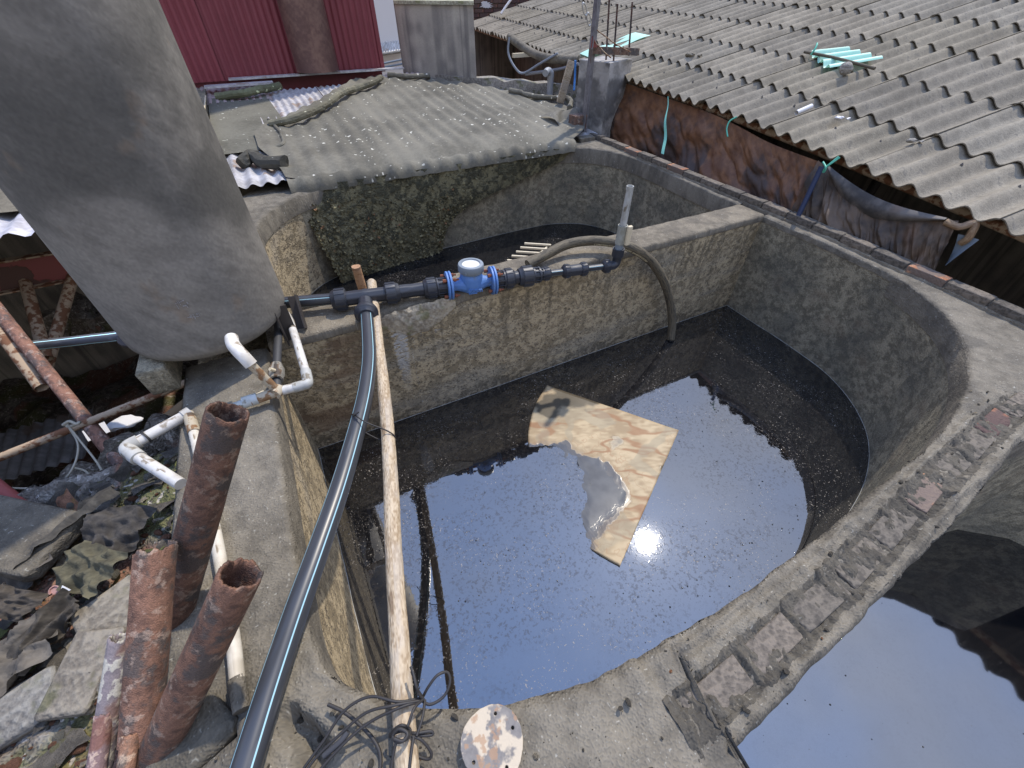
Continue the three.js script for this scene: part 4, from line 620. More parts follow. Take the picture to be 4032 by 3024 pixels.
{
  const e = (b, dx, dy) => { const q = eave(b); return [q[0] + dx, q[1] + dy, q[2]]; };
  solo('brown_tarpaulin', 'rust-brown stained tarpaulin hanging under the eave behind the brick row', 'tarpaulin', hang(200, 60, [e(4.5, 0.08, -0.05), e(3.6, 0.06, -0.05), e(2.9, 0.05, -0.05), e(2.3, 0.03, -0.08), e(1.82, 0.02, -0.06)], [[3.42, -0.28, -4.4], [3.3, -0.3, -3.4], [3.2, -0.32, -2.6], [3.15, -0.3, -1.9], [3.15, -0.28, -1.6]], 4, 2901), M.tarp);
  solo('dark_tarpaulin', 'dark draped tarpaulin gathered in a knot under the near end of the eave', 'tarpaulin', hang(160, 61, [e(1.83, 0.0, -0.05), e(1.6, 0.0, -0.1), e(1.3, -0.01, -0.16), e(1.05, -0.02, -0.1), e(0.9, -0.02, -0.04)], [[3.14, -0.3, -1.7], [3.14, -0.34, -1.3], [3.12, -0.34, -1.0], [3.12, -0.36, -0.82], [3.14, -0.3, -0.72]], 5, 2951, 1), tint(M.tarpDark, 0.72, 0.58, 0.44));
  solo('grey_fold', 'pale grey-blue fold of plastic along the top of the dark tarpaulin', 'plastic sheet', grid(50, 10, (u, v) => { const b = mix(1.72, 0.95, u), q = eave(b); const w = 0.12 * Math.sin(Math.PI * Math.pow(u, 0.8)) + 0.015; return [q[0] - 0.03 + 0.02 * v - 0.03 * Math.sin(Math.PI * v), q[1] - 0.045 - w * v - 0.05 * Math.sin(Math.PI * u), q[2], b, v * w]; }), tint(M.tarpDark, 0.9, 0.95, 1.0));
  const kn = [3.22, 0.276, -0.876]; solo('tarpaulin_knot', 'twisted beige knot tying the tarpaulin to the eave', 'knot', mergeGeometries([tube([[kn[0] - 0.02, kn[1] - 0.02, kn[2] - 0.07], [kn[0] - 0.03, kn[1] - 0.02, kn[2]], [kn[0], kn[1] + 0.01, kn[2] + 0.04], [kn[0] - 0.01, kn[1] - 0.06, kn[2] + 0.06], [kn[0], kn[1] - 0.1, kn[2] + 0.045]], 0.019, 24, 8).toNonIndexed?.() ?? null].filter(Boolean)), tint(M.wood, 0.6, 0.5, 0.42));
  solo('grey_pennant', 'blue-grey rag dangling below the tarpaulin knot', 'rag', grid(6, 8, (u, v) => { const p = [3.2, 0.199, -0.818], w = 0.045 * (1 - v * 0.9); return [p[0] + 0.02 * Math.sin(v * 3 + u * 2), p[1] + 0.02 - 0.16 * v, p[2] + (u - 0.5) * 2 * w, u * 0.1, v * 0.16]; }), M.bluegrey);
  solo('navy_pole', 'slim dark blue pole between the two tarpaulins', 'pole', tube([[3.2, 0.34, -1.729], [3.1, 0.007, -1.677]], 0.016, 8, 10), M.navy);
  solo('green_string', 'frayed green string knotted round the blue pole at the eave', 'string', mergeGeometries([tube([[3.17, 0.32, -1.688], [3.16, 0.351, -1.682], [3.17, 0.381, -1.667], [3.2, 0.418, -1.655]], 0.006, 16, 6), tube([[3.17, 0.332, -1.688], [3.15, 0.369, -1.663], [3.18, 0.421, -1.634]], 0.004, 16, 6), tube([[3.18, 0.372, -1.723], [3.15, 0.355, -1.674], [3.16, 0.325, -1.677]], 0.006, 10, 6)]), M.greenTape);
  solo('green_ribbon', 'long pale green ribbon hanging from the eave beside the pillar', 'ribbon', grid(2, 20, (u, v) => { const a = V([3.42, 0.469, -3.473]).lerp(V([3.22, 0.081, -3.173]), v); const w = 0.006 + 0.012 * sst(0.2, 0.6, v); return [a.x + 0.01 * Math.sin(v * 11), a.y, a.z + (u - 0.5) * 2 * w]; }), flat(0.22, 0.55, 0.44, 0.5));
  solo('green_ribbon', 'short curled green ribbon on the brown tarpaulin', 'ribbon', tube([[3.3, 0.471, -2.574], [3.27, 0.437, -2.604], [3.25, 0.39, -2.593], [3.24, 0.344, -2.554]], 0.006, 20, 6), M.greenTape);
}

// ---------------------------------------------------------------- the concrete pillar with bare reinforcement
{
  const c = [3.42, 0, -4.45], pr = thing('concrete_pillar', 'unfinished square concrete pillar with bare reinforcing bars on top', 'pillar', c);
  const s = new THREE.Shape([[-0.19, -0.16], [0.2, -0.17], [0.21, 0.2], [-0.18, 0.21]].map((p) => new THREE.Vector2(...p)));
  const g = new THREE.ExtrudeGeometry(s, { depth: 0.71, bevelEnabled: true, bevelSize: 0.008, bevelThickness: 0.008, bevelSegments: 1, steps: 20 }); g.rotateX(-Math.PI / 2); g.rotateY(0.35); g.translate(0, -0.06, 0);
  part('shaft', lumpy(g, 0.006, 14, 3001), surf(512, 0.9, 0.9, (u, v) => { const a = pf(u, v, 5, 5, 3011), s2 = pn(u, v * 0.5, 20, 3) * 0.5 + pf(u, v, 50, 3, 3021) * 0.5; let k = mix3([0.2, 0.192, 0.18], [0.42, 0.4, 0.372], sst(0.3, 0.7, a * 0.6 + s2 * 0.4)); k = mix3(k, [0.055, 0.055, 0.055], sst(0.55, 0.7, pf(u, v, 4, 5, 3031)) * 0.7); return [k[0], k[1], k[2], s2]; }, { bump: 0.006 }), pr);
  for (const [u, v0, v1, x] of [[1313, 0, 128, 3.2], [1330, 10, 134, 3.28], [1362, 5, 118, 3.4]]) { const b0 = [3.243, 0, -4.143]; const a = { 1313: [[3.366, 0.656, -4.4], [3.308, 1.212, -4.4]], 1330: [[3.387, 0.645, -4.3], [3.344, 1.091, -4.3]], 1362: [[3.613, 0.687, -4.35], [3.559, 1.101, -4.35]] }[u]; wpart('reinforcing_bar', tube([a[0], a[1]], 0.009, 6, 8), tint(M.rust, 0.6, 0.55, 0.6), pr); }
  const st = thing('steel_post', 'tall rusty steel angle post rising beside the concrete pillar', 'post', [3.149, 0.036, -4.35]);
  const a = [3.09, 0.048, -4.32], b = [3.092, 1.301, -4.32]; wpart('angle', (() => { const L = Math.hypot(b[1] - a[1], b[0] - a[0], b[2] - a[2]); const q = mergeGeometries([box(0.075, L, 0.006, 0.03, L / 2, 0), box(0.006, L, 0.06, -0.008, L / 2, 0.03)]); q.applyQuaternion(new THREE.Quaternion().setFromUnitVectors(new THREE.Vector3(0, 1, 0), V(b).sub(V(a)).normalize())); q.translate(...a); return q; })(), tint(M.galv, 0.42, 0.42, 0.44), st);
  const ca = [3.083, 0.757, -4.3], cb = [3.686, 0.719, -4.3]; wpart('cross_bar', (() => { const L = V(ca).distanceTo(V(cb)); const q = box(L, 0.06, 0.04); q.applyQuaternion(new THREE.Quaternion().setFromUnitVectors(new THREE.Vector3(1, 0, 0), V(cb).sub(V(ca)).normalize())); q.translate((ca[0] + cb[0]) / 2, (ca[1] + cb[1]) / 2, (ca[2] + cb[2]) / 2); return q; })(), M.rust, st);
  wpart('gusset', prism([[0, 0], [0.09, 0], [0, 0.09]], 0, 0.006).rotateX(Math.PI / 2).translate(...[3.071, 0.777, -4.28]), M.primer, st);
  solo('binding_wire', 'long bent wire crossing from the steel post to the rightmost bar', 'wire', tube([[3.126, 0.906, -4.28], [3.346, 0.797, -4.25], [3.547, 0.728, -4.25]], 0.005, 10, 6), M.rustPale); solo('binding_wire', 'short bent wire low beside the steel post foot plate', 'wire', tube([[3.101, 0.828, -4.28], [3.178, 0.747, -4.2], [3.272, 0.696, -4.2]], 0.005, 10, 6), M.rustPale);
  solo('rusty_block', 'rusty steel channel end beside the foot of the pillar', 'channel', box(0.16, 0.13, 0.12, ...[3.048, 0.147, -4.35], 0.006), M.rust);
  // chain of pale links hanging at the top edge
  const ch = thing('steel_chain', 'pale galvanised chain links hanging left of the steel post', 'chain', [3.22, 0.977, -4.6]); for (const [u, v, ang] of [[1264, 24, 0.5], [1272, 42, 0.35]]) { const k = new THREE.TorusGeometry(0.045, 0.009, 8, 20); k.scale(0.45, 1.15, 1); k.rotateZ(ang); const p = { 1264: [3.182, 1.046, -4.6], 1272: [3.243, 0.969, -4.6] }[u]; k.translate(...p); wpart('link', k, flat(0.5, 0.5, 0.48, 0.4, 0.5), ch); }
}
console.log('roof done');

// ---------------------------------------------------------------- felt-covered shed roof behind the far basin
const shedH = (b) => 0.1 + 0.065 * (b - 4);
const crinkle = (x) => 0.0115 * Math.cos(x / 0.15 * 2 * Math.PI);
{
  const sh = thing('shed_roof', 'low shed roof of corrugated metal under grey roofing felt behind the far basin', 'roof', [1.3, -2.6, -5.5]);
  const rightX = (b) => lin(b, [[4, 2.75], [4.15, 3.0], [4.5, 3.25], [5, 3.3], [5.9, 2.98], [7.1, 2.2]]);
  const leftX = (b) => lin(b, [[4, 0.03], [4.4, -0.02], [4.75, -0.1], [5.2, -0.1], [5.5, 0.12], [6.0, 0.55], [6.6, 0.95], [7.1, 1.3]]);
  wpart('roofing_felt', grid(150, 70, (u, v) => { const b = mix(4.0, 7.1, v), x = mix(leftX(b), rightX(b), u); const k = 0.35 + 0.65 * sst(0.3, 0.6, fb(x * 1.2, b * 1.2, 3, 3101)); const ed = sst(0.04, 0, u); return [x, shedH(b) + crinkle(x) * k * 0.9 + (fb(x * 3, b * 3, 3, 3103) - 0.5) * 0.03 + 0.02 * ed - 0.03 * sst(4.12, 4.0, b) + 0.008, -b]; }), M.felt, sh);
  // the felt rolls over the front edge
  wpart('felt_edge', grid(150, 8, (u, v) => { const x = mix(0.03, 2.78, u), t = v * 1.5, w = (fb(x * 9, 3, 3, 3105) - 0.5) * 0.03; return [x, 0.088 + crinkle(x) * 0.7 * (1 - 0.5 * v) - 0.11 * (1 - Math.cos(t)) + w * 0.5, -4.0 + 0.085 * Math.sin(t) + 0.006 * Math.sin(x / 0.15 * 6.283 + 1) * v + w * 1.2, x, v * 0.15]; }), M.felt, sh);
  // a second patch of felt on the left
  wpart('roofing_felt', grid(50, 50, (u, v) => { const b = mix(4.75, 6.75, v), x = mix(-0.47, lin(b, [[4.75, 0.06], [5.4, 0.13], [5.7, 0.2], [6.74, 0.14]]), u); return [x, shedH(b) - 0.006 + (fb(x * 3, b * 3, 3, 3107) - 0.5) * 0.02, -b]; }), tint(M.felt, 0.92, 0.95, 0.95), sh);
  // rolled, torn felt edges
  const roll = (pts, r, m, seed) => wpart('torn_edge', (() => { const g = tube(pts, r, 60, 10); const p = g.attributes.position; for (let i = 0; i < p.count; i++) { const n = (fb(p.getX(i) * 9, p.getZ(i) * 9 + p.getY(i) * 5, 3, seed) - 0.5) * r * 1.5; p.setXYZ(i, p.getX(i) + n, p.getY(i) + n * 0.6, p.getZ(i) + n); } g.computeVertexNormals(); return g; })(), m, sh);
  roll([[0.059, 0.22, -5.35], [0.319, 0.25, -5.34], [0.65, 0.28, -5.665], [0.946, 0.31, -6.151], [1.36, 0.33, -6.507], [1.57, 0.34, -6.813]], 0.035, tint(M.felt, 1.0, 1.0, 0.88), 3111);
  roll([[-0.358, 0.3, -6.669], [-0.114, 0.32, -6.558], [0.143, 0.33, -6.688], [0.337, 0.33, -6.843]], 0.04, tint(M.felt, 0.9, 1.0, 0.7), 3113);
  roll([[0.015, 0.14, -4.769], [0.112, 0.155, -4.824], [0.129, 0.18, -5.068], [0.092, 0.21, -5.388], [0.076, 0.22, -5.567]], 0.018, M.felt, 3115);
  roll([[1.755, 0.34, -7.084], [1.942, 0.33, -6.845], [2.247, 0.33, -6.78]], 0.03, M.felt, 3117);
  roll([[-0.269, 0.13, -4.414], [-0.161, 0.17, -4.487], [-0.09, 0.15, -4.312], [0.05, 0.15, -4.211]], 0.05, tint(M.felt, 0.45, 0.45, 0.45), 3119);
  roll([[2.962, 0.24, -5.817], [3.108, 0.23, -5.35], [3.407, 0.22, -5.132], [3.239, 0.19, -4.797]], 0.028, M.felt, 3121);
  // lifted corner flap by the pillar
  wpart('lifted_flap', grid(20, 16, (u, v) => { const a = V([2.775, 0.14, -4.709]).lerp(V([3.161, 0.22, -4.56]), u), b = V([2.813, 0.02, -4.268]).lerp(V([3.091, 0.12, -4.482]), u), q = a.lerp(b, v); const k = 0.06 * Math.sin(u * 5 + v * 3); return [q.x, q.y + k * 0.5 + 0.05 * Math.sin(v * 3.1) + 0.02, q.z + k]; }), tint(M.felt, 0.85, 0.85, 0.88), sh);
  // corrugated metal sheets showing through
  const cg = (x0, x1, b0, b1, dy, m, name, pitch = 0.075, amp = 0.009) => wpart(name, grid(Math.round((x1 - x0) / pitch * 8), 6, (u, v) => { const x = mix(x0, x1, u), b = mix(b0, b1, v); return [x, shedH(b) + dy + amp * Math.cos(x / pitch * 2 * Math.PI), -b]; }), m, sh);
  cg(0.0, 0.75, 5.4, 6.95, -0.018, M.galv, 'metal_sheet'); cg(0.76, 1.5, 5.9, 6.97, -0.016, M.galv, 'metal_sheet'); cg(1.51, 2.3, 6.3, 7.4, -0.02, tint(M.galv, 0.8, 0.75, 0.74), 'metal_sheet'); cg(-0.9, 0.2, 6.5, 7.4, -0.01, tint(M.galv, 0.85, 0.7, 0.66), 'metal_sheet');
  cg(-0.42, 0.06, 4.0, 4.9, -0.028, M.galv, 'metal_sheet', 0.11, 0.014); cg(-0.45, 3.2, 4.15, 6.4, -0.07, M.galv, 'metal_sheet', 0.11, 0.012);
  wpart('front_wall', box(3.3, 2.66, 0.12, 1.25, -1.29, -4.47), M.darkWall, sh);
  wpart('parapet', (() => { const g = box(0.09, 2.9, 3.6, 0, 0, 0, 0.006); g.translate(-0.53, -1.15, -5.6); return g; })(), M.greyWall, sh);
  wpart('parapet_cap', box(0.012, 0.01, 2.6, -0.478, 0.305, -5.4), M.cream, sh);
  wpart('red_flashing', box(0.1, 0.25, 1.6, -0.545, 0.19, -4.9, 0.004), tint(M.red, 1, 0.9, 0.9), sh, 'faded red flashing');
  // the felt that hangs down over the rear wall into the far basin
  const lefts = curve([[0.03, 0.06, -3.96], [0.1, -0.25, -3.86], [0.2, -0.78, -3.74]]);
  const foot = curve([[0.2, -0.78, -3.74], [0.7, -0.78, -3.84], [1.17, -0.78, -3.9], [1.28, -0.58, -3.935], [1.49, -0.4, -3.94], [2.0, -0.25, -3.955], [2.45, -0.15, -3.965], [2.8, -0.04, -3.96]]);
  const drape = (u, v) => { const a = new THREE.Vector3(mix(0.03, 2.78, u), 0.03, -3.93), b = foot.getPoint(Math.pow(u, 1)), q = a.clone().lerp(b, v); if (u < 0.02) { const l = lefts.getPoint(v); q.lerp(l, 1 - u / 0.02); } const k = (fb(q.x * 4, q.y * 4, 3, 3201) - 0.5) * 0.03 + crinkle(q.x) * (1 - v) * 0.8; return [q.x, q.y, q.z + k + 0.03 * Math.sin(Math.PI * v) * (1 - u), q.x, q.y]; };
  wpart('hanging_felt', grid(120, 50, drape), M.algae, sh, 'algae-covered felt hanging into the basin');
  // curled flakes of dried algae
  const fg = grid(3, 3, (u, v) => [(u - 0.5), 0.35 * (u - 0.5) * (u - 0.5) * 4 + 0.25 * v * v, (v - 0.5) * (1 - 0.5 * Math.abs(u - 0.5))]); const fm = new THREE.MeshStandardMaterial({ roughness: 0.9, side: THREE.DoubleSide }); const fl = new THREE.InstancedMesh(fg, fm, 1700), r = rng(321), mt = new THREE.Matrix4(), cc = new THREE.Color(); let i = 0;
  while (i < 1700) { const u = Math.pow(r(), 1.5) * 0.62, v = 0.12 + 0.87 * Math.pow(r(), 0.7); if (u > 0.35 && r() < (u - 0.35) * 4 || v < u * 0.9) { if (r() < 0.9) continue; } const q = drape(u, v), s = 0.007 + r() * 0.016; mt.compose(new THREE.Vector3(q[0] - 1.3, q[1] + 2.6, q[2] + 0.006 + 5.5), new THREE.Quaternion().setFromEuler(new THREE.Euler(1.3 + (r() - 0.5) * 1.1, (r() - 0.5) * 1.2, r() * 6.28)), new THREE.Vector3(s * 1.5, s, s)); fl.setMatrixAt(i, mt); const k = 0.5 + r() * 0.9; r() < 0.025 ? cc.setRGB(0.22, 0.12, 0.06) : cc.setRGB(0.16 * k, 0.14 * k, 0.075 * k); fl.setColorAt(i, cc); i++; }
  fl.name = 'algae_flakes'; fl.userData.kind = 'stuff'; fl.castShadow = fl.receiveShadow = true; sh.add(fl);
}
// mortar rubble at the corner of the far basin
{ const r = rng(71); for (const [lab, q] of [['small flat mortar chunk on the far corner of the rim', [2.677, 0.03, -4.333]], ['long mortar chunk at the foot of the pillar', [3.009, 0.03, -4.119]]]) solo('mortar_chunk', lab, 'rubble', lumpy(new RoundedBoxGeometry(0.2, 0.05, 0.1, 3, 0.01), 0.02, 14, Math.floor(r() * 999)).translate(...q), M.rim); }
console.log('shed done');

// ---------------------------------------------------------------- buildings behind
{
  const rb = thing('red_building', 'tall building clad in dark red corrugated metal behind the shed roof', 'building', [0, -2.6, -8]);
  const corr = (x0, x1, y0, y1, z, m, par) => wpart('cladding_sheet', grid(Math.round((x1 - x0) / 0.075 * 6), 1, (u, v) => { const x = mix(x0, x1, u), t = ((x / 0.075) % 1 + 1) % 1, f = sst(0.1, 0.3, t) * (1 - sst(0.7, 0.9, t)); return [x, mix(y0, y1, v), z + 0.018 * f, x, mix(y0, y1, v)]; }), m, par);
  for (let i = 0; i < 6; i++) corr(-4.2 + i * 0.99, -4.2 + (i + 1) * 0.99 - 0.006, 0.36 + 0.0001 * i, 5, -7.3 - 0.004 * (i % 2), i % 3 ? M.red : tint(M.red, 1.06, 1.02, 1.02), rb);
  wpart('wall', box(5.9, 7.5, 3, -1.22, 1.1, -8.86), tint(M.red, 0.9, 0.9, 0.9), rb);
  wpart('corner_trim', box(0.05, 4.7, 0.03, 1.735, 2.7, -7.29), tint(M.red, 0.9, 0.8, 0.8), rb);
  wpart('round_duct', (() => { const g = new THREE.CylinderGeometry(0.26, 0.26, 4.6, 48, 1); const uv = g.attributes.uv; for (let i = 0; i < uv.count; i++) uv.setXY(i, uv.getX(i) * 1.6, uv.getY(i) * 4.6); g.translate(0.86, 2.72, -7.16); return g; })(), surf(512, 1.2, 1.2, (u, v) => { const a = pf(u, v, 5, 5, 3301), s = pf(u, v, 40, 3, 3311); const c = mix3([0.12, 0.065, 0.058], [0.21, 0.125, 0.1], sst(0.3, 0.7, a * 0.6 + s * 0.4)); return [c[0], c[1], c[2], s]; }, { roughness: 0.45, metalness: 0.3 }), rb, 'smooth brown round duct');
  wpart('ledge', box(2.2, 0.02, 0.1, 0.9, 0.385, -7.2), M.galv, rb); wpart('ledge', box(0.75, 0.02, 0.14, -0.1, 0.35, -7.0), M.galv, rb);
}
{
  // grey rendered block
  const a = [2.09, -7.55], b = [2.86, -6.62], sb = thing('rendered_block', 'streaked grey rendered wall block with a pale mossy top beyond the shed roof', 'wall', [2.6, -2.6, -7.4]);
  const dx = b[0] - a[0], dz = b[1] - a[1], L = Math.hypot(dx, dz), nx = -dz / L, nz = dx / L;   // n points back to the right
  const P = (s, t) => [a[0] + dx / L * s + nx * -t, -(a[1] + dz / L * s + nz * -t)];
  const back = (s, t) => { const q = [a[0] + dx / L * s - dz / L * -t, a[1] + dz / L * s + dx / L * -t]; return [q[0], -q[1]]; };
  wpart('wall', prism([[a[0], -a[1]], [b[0], -b[1]], [b[0] * 1.13, -b[1] * 1.13], [a[0] * 1.13, -a[1] * 1.13]], -2.6, 1.04), M.stucco, sb);
  wpart('top_slab', prism([[a[0] * 0.997, -a[1] * 0.997], [b[0] * 0.995 + 0.01, -b[1] * 0.995], [b[0] * 1.13 + 0.01, -b[1] * 1.13], [a[0] * 1.13, -a[1] * 1.13]], 1.042, 1.08), tint(M.stone, 1.5, 1.55, 1.3), sb, 'pale mossy top slab');
  // brick wall farther back: every brick a piece
  const bw = thing('brick_wall', 'distant red brick wall with a splash of white paint above the grey block', 'wall', [5, -2.6, -11.2]);
  wpart('mortar', box(3.2, 4.6, 0.2, 5.3, -0.3, -11.13), M.rim, bw); const g = box(0.205, 0.062, 0.05), r = rng(41), ms = [M.brickRed, M.brickDirt, tint(M.brickRed, 0.6, 0.45, 0.5), tint(M.brickRed, 0.75, 0.6, 0.6)];
  for (let j = 0; j < 11; j++) for (let i = 0; i < 12; i++) { const o = part('brick', g, ms[Math.floor(r() * 4)], bw); o.position.set(4.35 + i * 0.217 + (j % 2) * 0.108 - 5, 0.62 + j * 0.075 + 2.6, -11.03 + r() * 0.008 + 11.2); }
  const wp = part('paint_splash', (() => { const s = new THREE.Shape(); for (let i = 0; i < 26; i++) { const t = i / 26 * 6.283, q = 0.09 * (0.6 + 0.8 * hash(i, 4, 2)); i ? s.lineTo(Math.cos(t) * q * 1.6, Math.sin(t) * q * 0.6) : s.moveTo(Math.cos(t) * q * 1.6, Math.sin(t) * q * 0.6); } return new THREE.ShapeGeometry(s); })(), M.white, bw); wp.position.set(5.05 - 5, 0.93 + 2.6, -10.995 + 11.2);
  solo('roof_stay', 'short pale rod standing up from the far corner of the grey roof', 'rod', tube([[4.568, 0.849, -9.3], [4.685, 0.962, -9.3], [4.8, 1.062, -9.3]], 0.02, 8, 8), M.white);
}
{
  // far house with a pale hipped metal roof
  const fh = thing('distant_house', 'distant house with a pale ribbed metal roof glimpsed beside the red building', 'house', [5.5, -2.6, -22]);
  wpart('wall', box(5, 3.6, 4, 5.6, -0.8, -23), M.white, fh);
  const q = (u, v) => { const e0 = [4.701, -0.663, -20.5], e1 = [5.961, -0.573, -20.5], t0 = [5.77, 0.281, -22], t1 = [7.06, 0.285, -22]; const a = V(e0).lerp(V(e1), u), b = V(t0).lerp(V(t1), u), p = a.lerp(b, v); return [p.x, p.y + 0.03 * Math.cos(u * 12 * 2 * Math.PI), p.z]; };
  wpart('roof', grid(96, 2, q), tint(M.galv, 1.1, 1.1, 1.05), fh);
  wpart('roof', grid(8, 2, (u, v) => { const e0 = V([4.701, -0.663, -20.5]), t0 = V([5.77, 0.281, -22]), f0 = V([5.893, -0.36, -25]); const a = f0.clone().lerp(e0, u), p = a.lerp(t0, v); return [p.x, p.y, p.z]; }), tint(M.galv, 1.0, 1.0, 1.0), fh);
  wpart('eave_trim', tube([[4.675, -0.668, -20.4], [5.929, -0.578, -20.4]], 0.05, 4, 8), M.stone, fh); wpart('rail', tube([[4.293, -0.814, -19], [5.482, -0.682, -19]], 0.03, 4, 8), M.bluegrey, fh); wpart('rail', tube([[4.269, -0.92, -19], [5.459, -0.816, -19]], 0.03, 4, 8), M.bluegrey, fh); wpart('pole', tube([[5.757, 0.309, -22], [5.906, 1.376, -22]], 0.05, 4, 8), M.bluegrey, fh);
}
solo('white_hall', 'far pale blue-white hall wall glimpsed past the red building', 'building', (() => { const gs = [box(9, 9, 2, 7.5, 1.9, -31)]; for (let i = 0; i < 24; i++) gs.push(box(0.08, 8.6, 0.08, 3.2 + i * 0.37, 1.9, -29.97)); return mergeGeometries(gs); })(), flat(0.6, 0.66, 0.74, 0.6));
// the dark workshop under the grey roof, beyond the pillar
{
  const ws = thing('workshop_wall', 'dark recessed workshop wall under the far end of the grey roof', 'wall', [4.6, -2.6, -7]);
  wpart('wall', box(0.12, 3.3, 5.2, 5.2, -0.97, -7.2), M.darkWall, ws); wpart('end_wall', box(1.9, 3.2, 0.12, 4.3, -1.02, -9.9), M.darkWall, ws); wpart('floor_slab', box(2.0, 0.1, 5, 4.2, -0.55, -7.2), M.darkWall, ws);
  solo('brick_ledge', 'low rendered brick ledge behind the felt roof edge', 'ledge', lumpy(new THREE.BoxGeometry(0.22, 0.5, 2.6, 3, 3, 16), 0.03, 6, 3401).rotateY(0.62).translate(3.28, 0.04, -6.15), M.stone);
  solo('grey_vent_pipe', 'upright grey plastic vent pipe with an elbow in the dark workshop', 'pipe', tube([[3.444, 0.135, -5.6], [3.443, 0.334, -5.6], [3.444, 0.415, -5.6], [3.402, 0.441, -5.6], [3.332, 0.427, -5.55]], 0.04, 30, 12), flat(0.3, 0.31, 0.32, 0.5));
  solo('hanging_cable', 'grey cable drooping in the dark opening under the far eave', 'cable', tube([[3.16, 0.742, -6.2], [3.146, 0.578, -6.2], [3.19, 0.44, -6.1], [3.262, 0.383, -6], [3.387, 0.493, -5.8], [3.53, 0.61, -5.6]], 0.014, 60, 8), flat(0.2, 0.22, 0.25, 0.6));
  solo('timber_beam', 'curved timber beam under the far eave', 'beam', tube([[3.364, 0.712, -6.6], [3.435, 0.6, -6.2], [3.486, 0.55, -5.8], [3.713, 0.551, -5.4]], 0.05, 24, 8), M.rim);
  solo('small_shelf', 'pale strip of light-coloured plank on the dark workshop wall', 'plank', box(0.5, 0.05, 0.05, ...[3.825, 0.479, -6.9]), M.cream);
  solo('blue_cord', 'blue cord hanging beside the steel post', 'cord', tube([[3.325, 0.613, -4.9], [3.337, 0.466, -4.9], [3.307, 0.343, -4.85]], 0.012, 12, 8), flat(0.05, 0.2, 0.5, 0.6));
  solo('leaning_plank', 'pale broken plank leaning in the workshop opening', 'plank', box(0.1, 0.42, 0.02, 0, 0, 0, 0.004).rotateZ(-0.3).translate(...[3.349, 0.385, -5.1]), M.wood);
  solo('low_rail', 'thin grey rail running low inside the workshop opening', 'rail', tube([[3.297, 0.371, -6], [3.545, 0.448, -5.6], [3.649, 0.527, -5.3]], 0.018, 10, 8), flat(0.2, 0.2, 0.21, 0.6));
}
console.log('background done');

// ---------------------------------------------------------------- the steel cylinder tank on the left
{
  const c = [-0.473, 0.1, -1.994], R = 0.312, t = thing('steel_cylinder', 'big sooty grey steel cylinder tank standing on the left end of the dividing wall', 'tank', c);
  const pr = [[0.0, 0.0], [0.003, 0.15], [0.008, 0.24], [0.018, 0.278], [0.036, 0.3], [0.06, 0.31], [0.085, R], [0.13, R]]; for (let i = 1; i <= 30; i++) pr.push([0.13 + i * 0.08, R]); pr.push([2.6, 0.29], [2.63, 0.2], [2.64, 0]);
  const g = new THREE.LatheGeometry(pr.map(([y, r]) => new THREE.Vector2(Math.max(r, 0.0002), y)), 96); const uv = g.attributes.uv, p = g.attributes.position; for (let i = 0; i < uv.count; i++) { uv.setXY(i, uv.getX(i) * 2.0, p.getY(i)); const a = Math.atan2(p.getZ(i), p.getX(i)), k = 1 + (fb(a * 2 + 9, p.getY(i) * 2.2, 3, 3501) - 0.5) * 0.002; p.setX(i, p.getX(i) * k); p.setZ(i, p.getZ(i) * k); } g.computeVertexNormals();
  part('shell', g, M.steelTank, t);
  for (const [x, z] of [[0.24, 0.12], [-0.2, -0.2]]) { const l = mergeGeometries([box(0.05, 0.18, 0.006, 0.025, -0.01, 0), box(0.006, 0.18, 0.05, 0, -0.01, 0.025)]); l.translate(x + 0.02, 0.0, z); part('leg', l, M.darkSteel, t); }
  part('leg', lumpy(new RoundedBoxGeometry(0.1, 0.12, 0.3, 3, 0.01), 0.008, 12, 77).translate(-0.22, -0.04, 0.12), M.greyWall, t, 'rough concrete support');
  const q = [-0.122, 0.08, -2.113]; const lt = V([-0.133, 0.13, -2.028]), lb = V([-0.142, 0, -1.933]), ld = lb.clone().sub(lt), leg = mergeGeometries([box(0.045, ld.length(), 0.005, 0, ld.length() / 2, 0), box(0.005, ld.length(), 0.045, 0.022, ld.length() / 2, -0.022)]); leg.applyQuaternion(new THREE.Quaternion().setFromUnitVectors(new THREE.Vector3(0, 1, 0), ld.clone().normalize())); leg.translate(lt.x - c[0], lt.y - c[1], lt.z - c[2]); part('leg', leg, M.darkSteel, t);
  part('flange_lug', new THREE.CylinderGeometry(0.09, 0.09, 0.012, 24).translate(-0.3, -0.02, -0.1), M.darkSteel, t);
  // scraps of a torn white sticker
  const sc = (az, y, w, h, seed) => { const gs = [], r = rng(seed); for (let i = 0; i < 9; i++) { const a = az + (r() - 0.5) * w / R, yy = y + (r() - 0.5) * h, hw = (0.003 + r() * 0.01) / R / 2, hh = 0.001 + r() * 0.0025; const ver = r() < 0.35; const A = ver ? hw * 0.25 : hw, B = ver ? hh * 3 : hh; gs.push(grid(3, 1, (u, v) => { const q2 = a + (u - 0.5) * 2 * A, rr = R * 1.004 + 0.0012; return [Math.cos(q2) * rr, yy + (v - 0.5) * 2 * B, Math.sin(q2) * rr, u, v]; })); } return mergeGeometries(gs); };
  const azc = Math.atan2(1.994, 0.473); part('sticker_scrap', sc(azc - 0.16 + 0.35, 0.28, 0.045, 0.03, 5), tint(M.galv, 0.75, 0.75, 0.75), t); part('sticker_scrap', sc(azc - 0.2 + 0.35, 0.225, 0.04, 0.012, 9), tint(M.galv, 0.75, 0.75, 0.75), t);
}

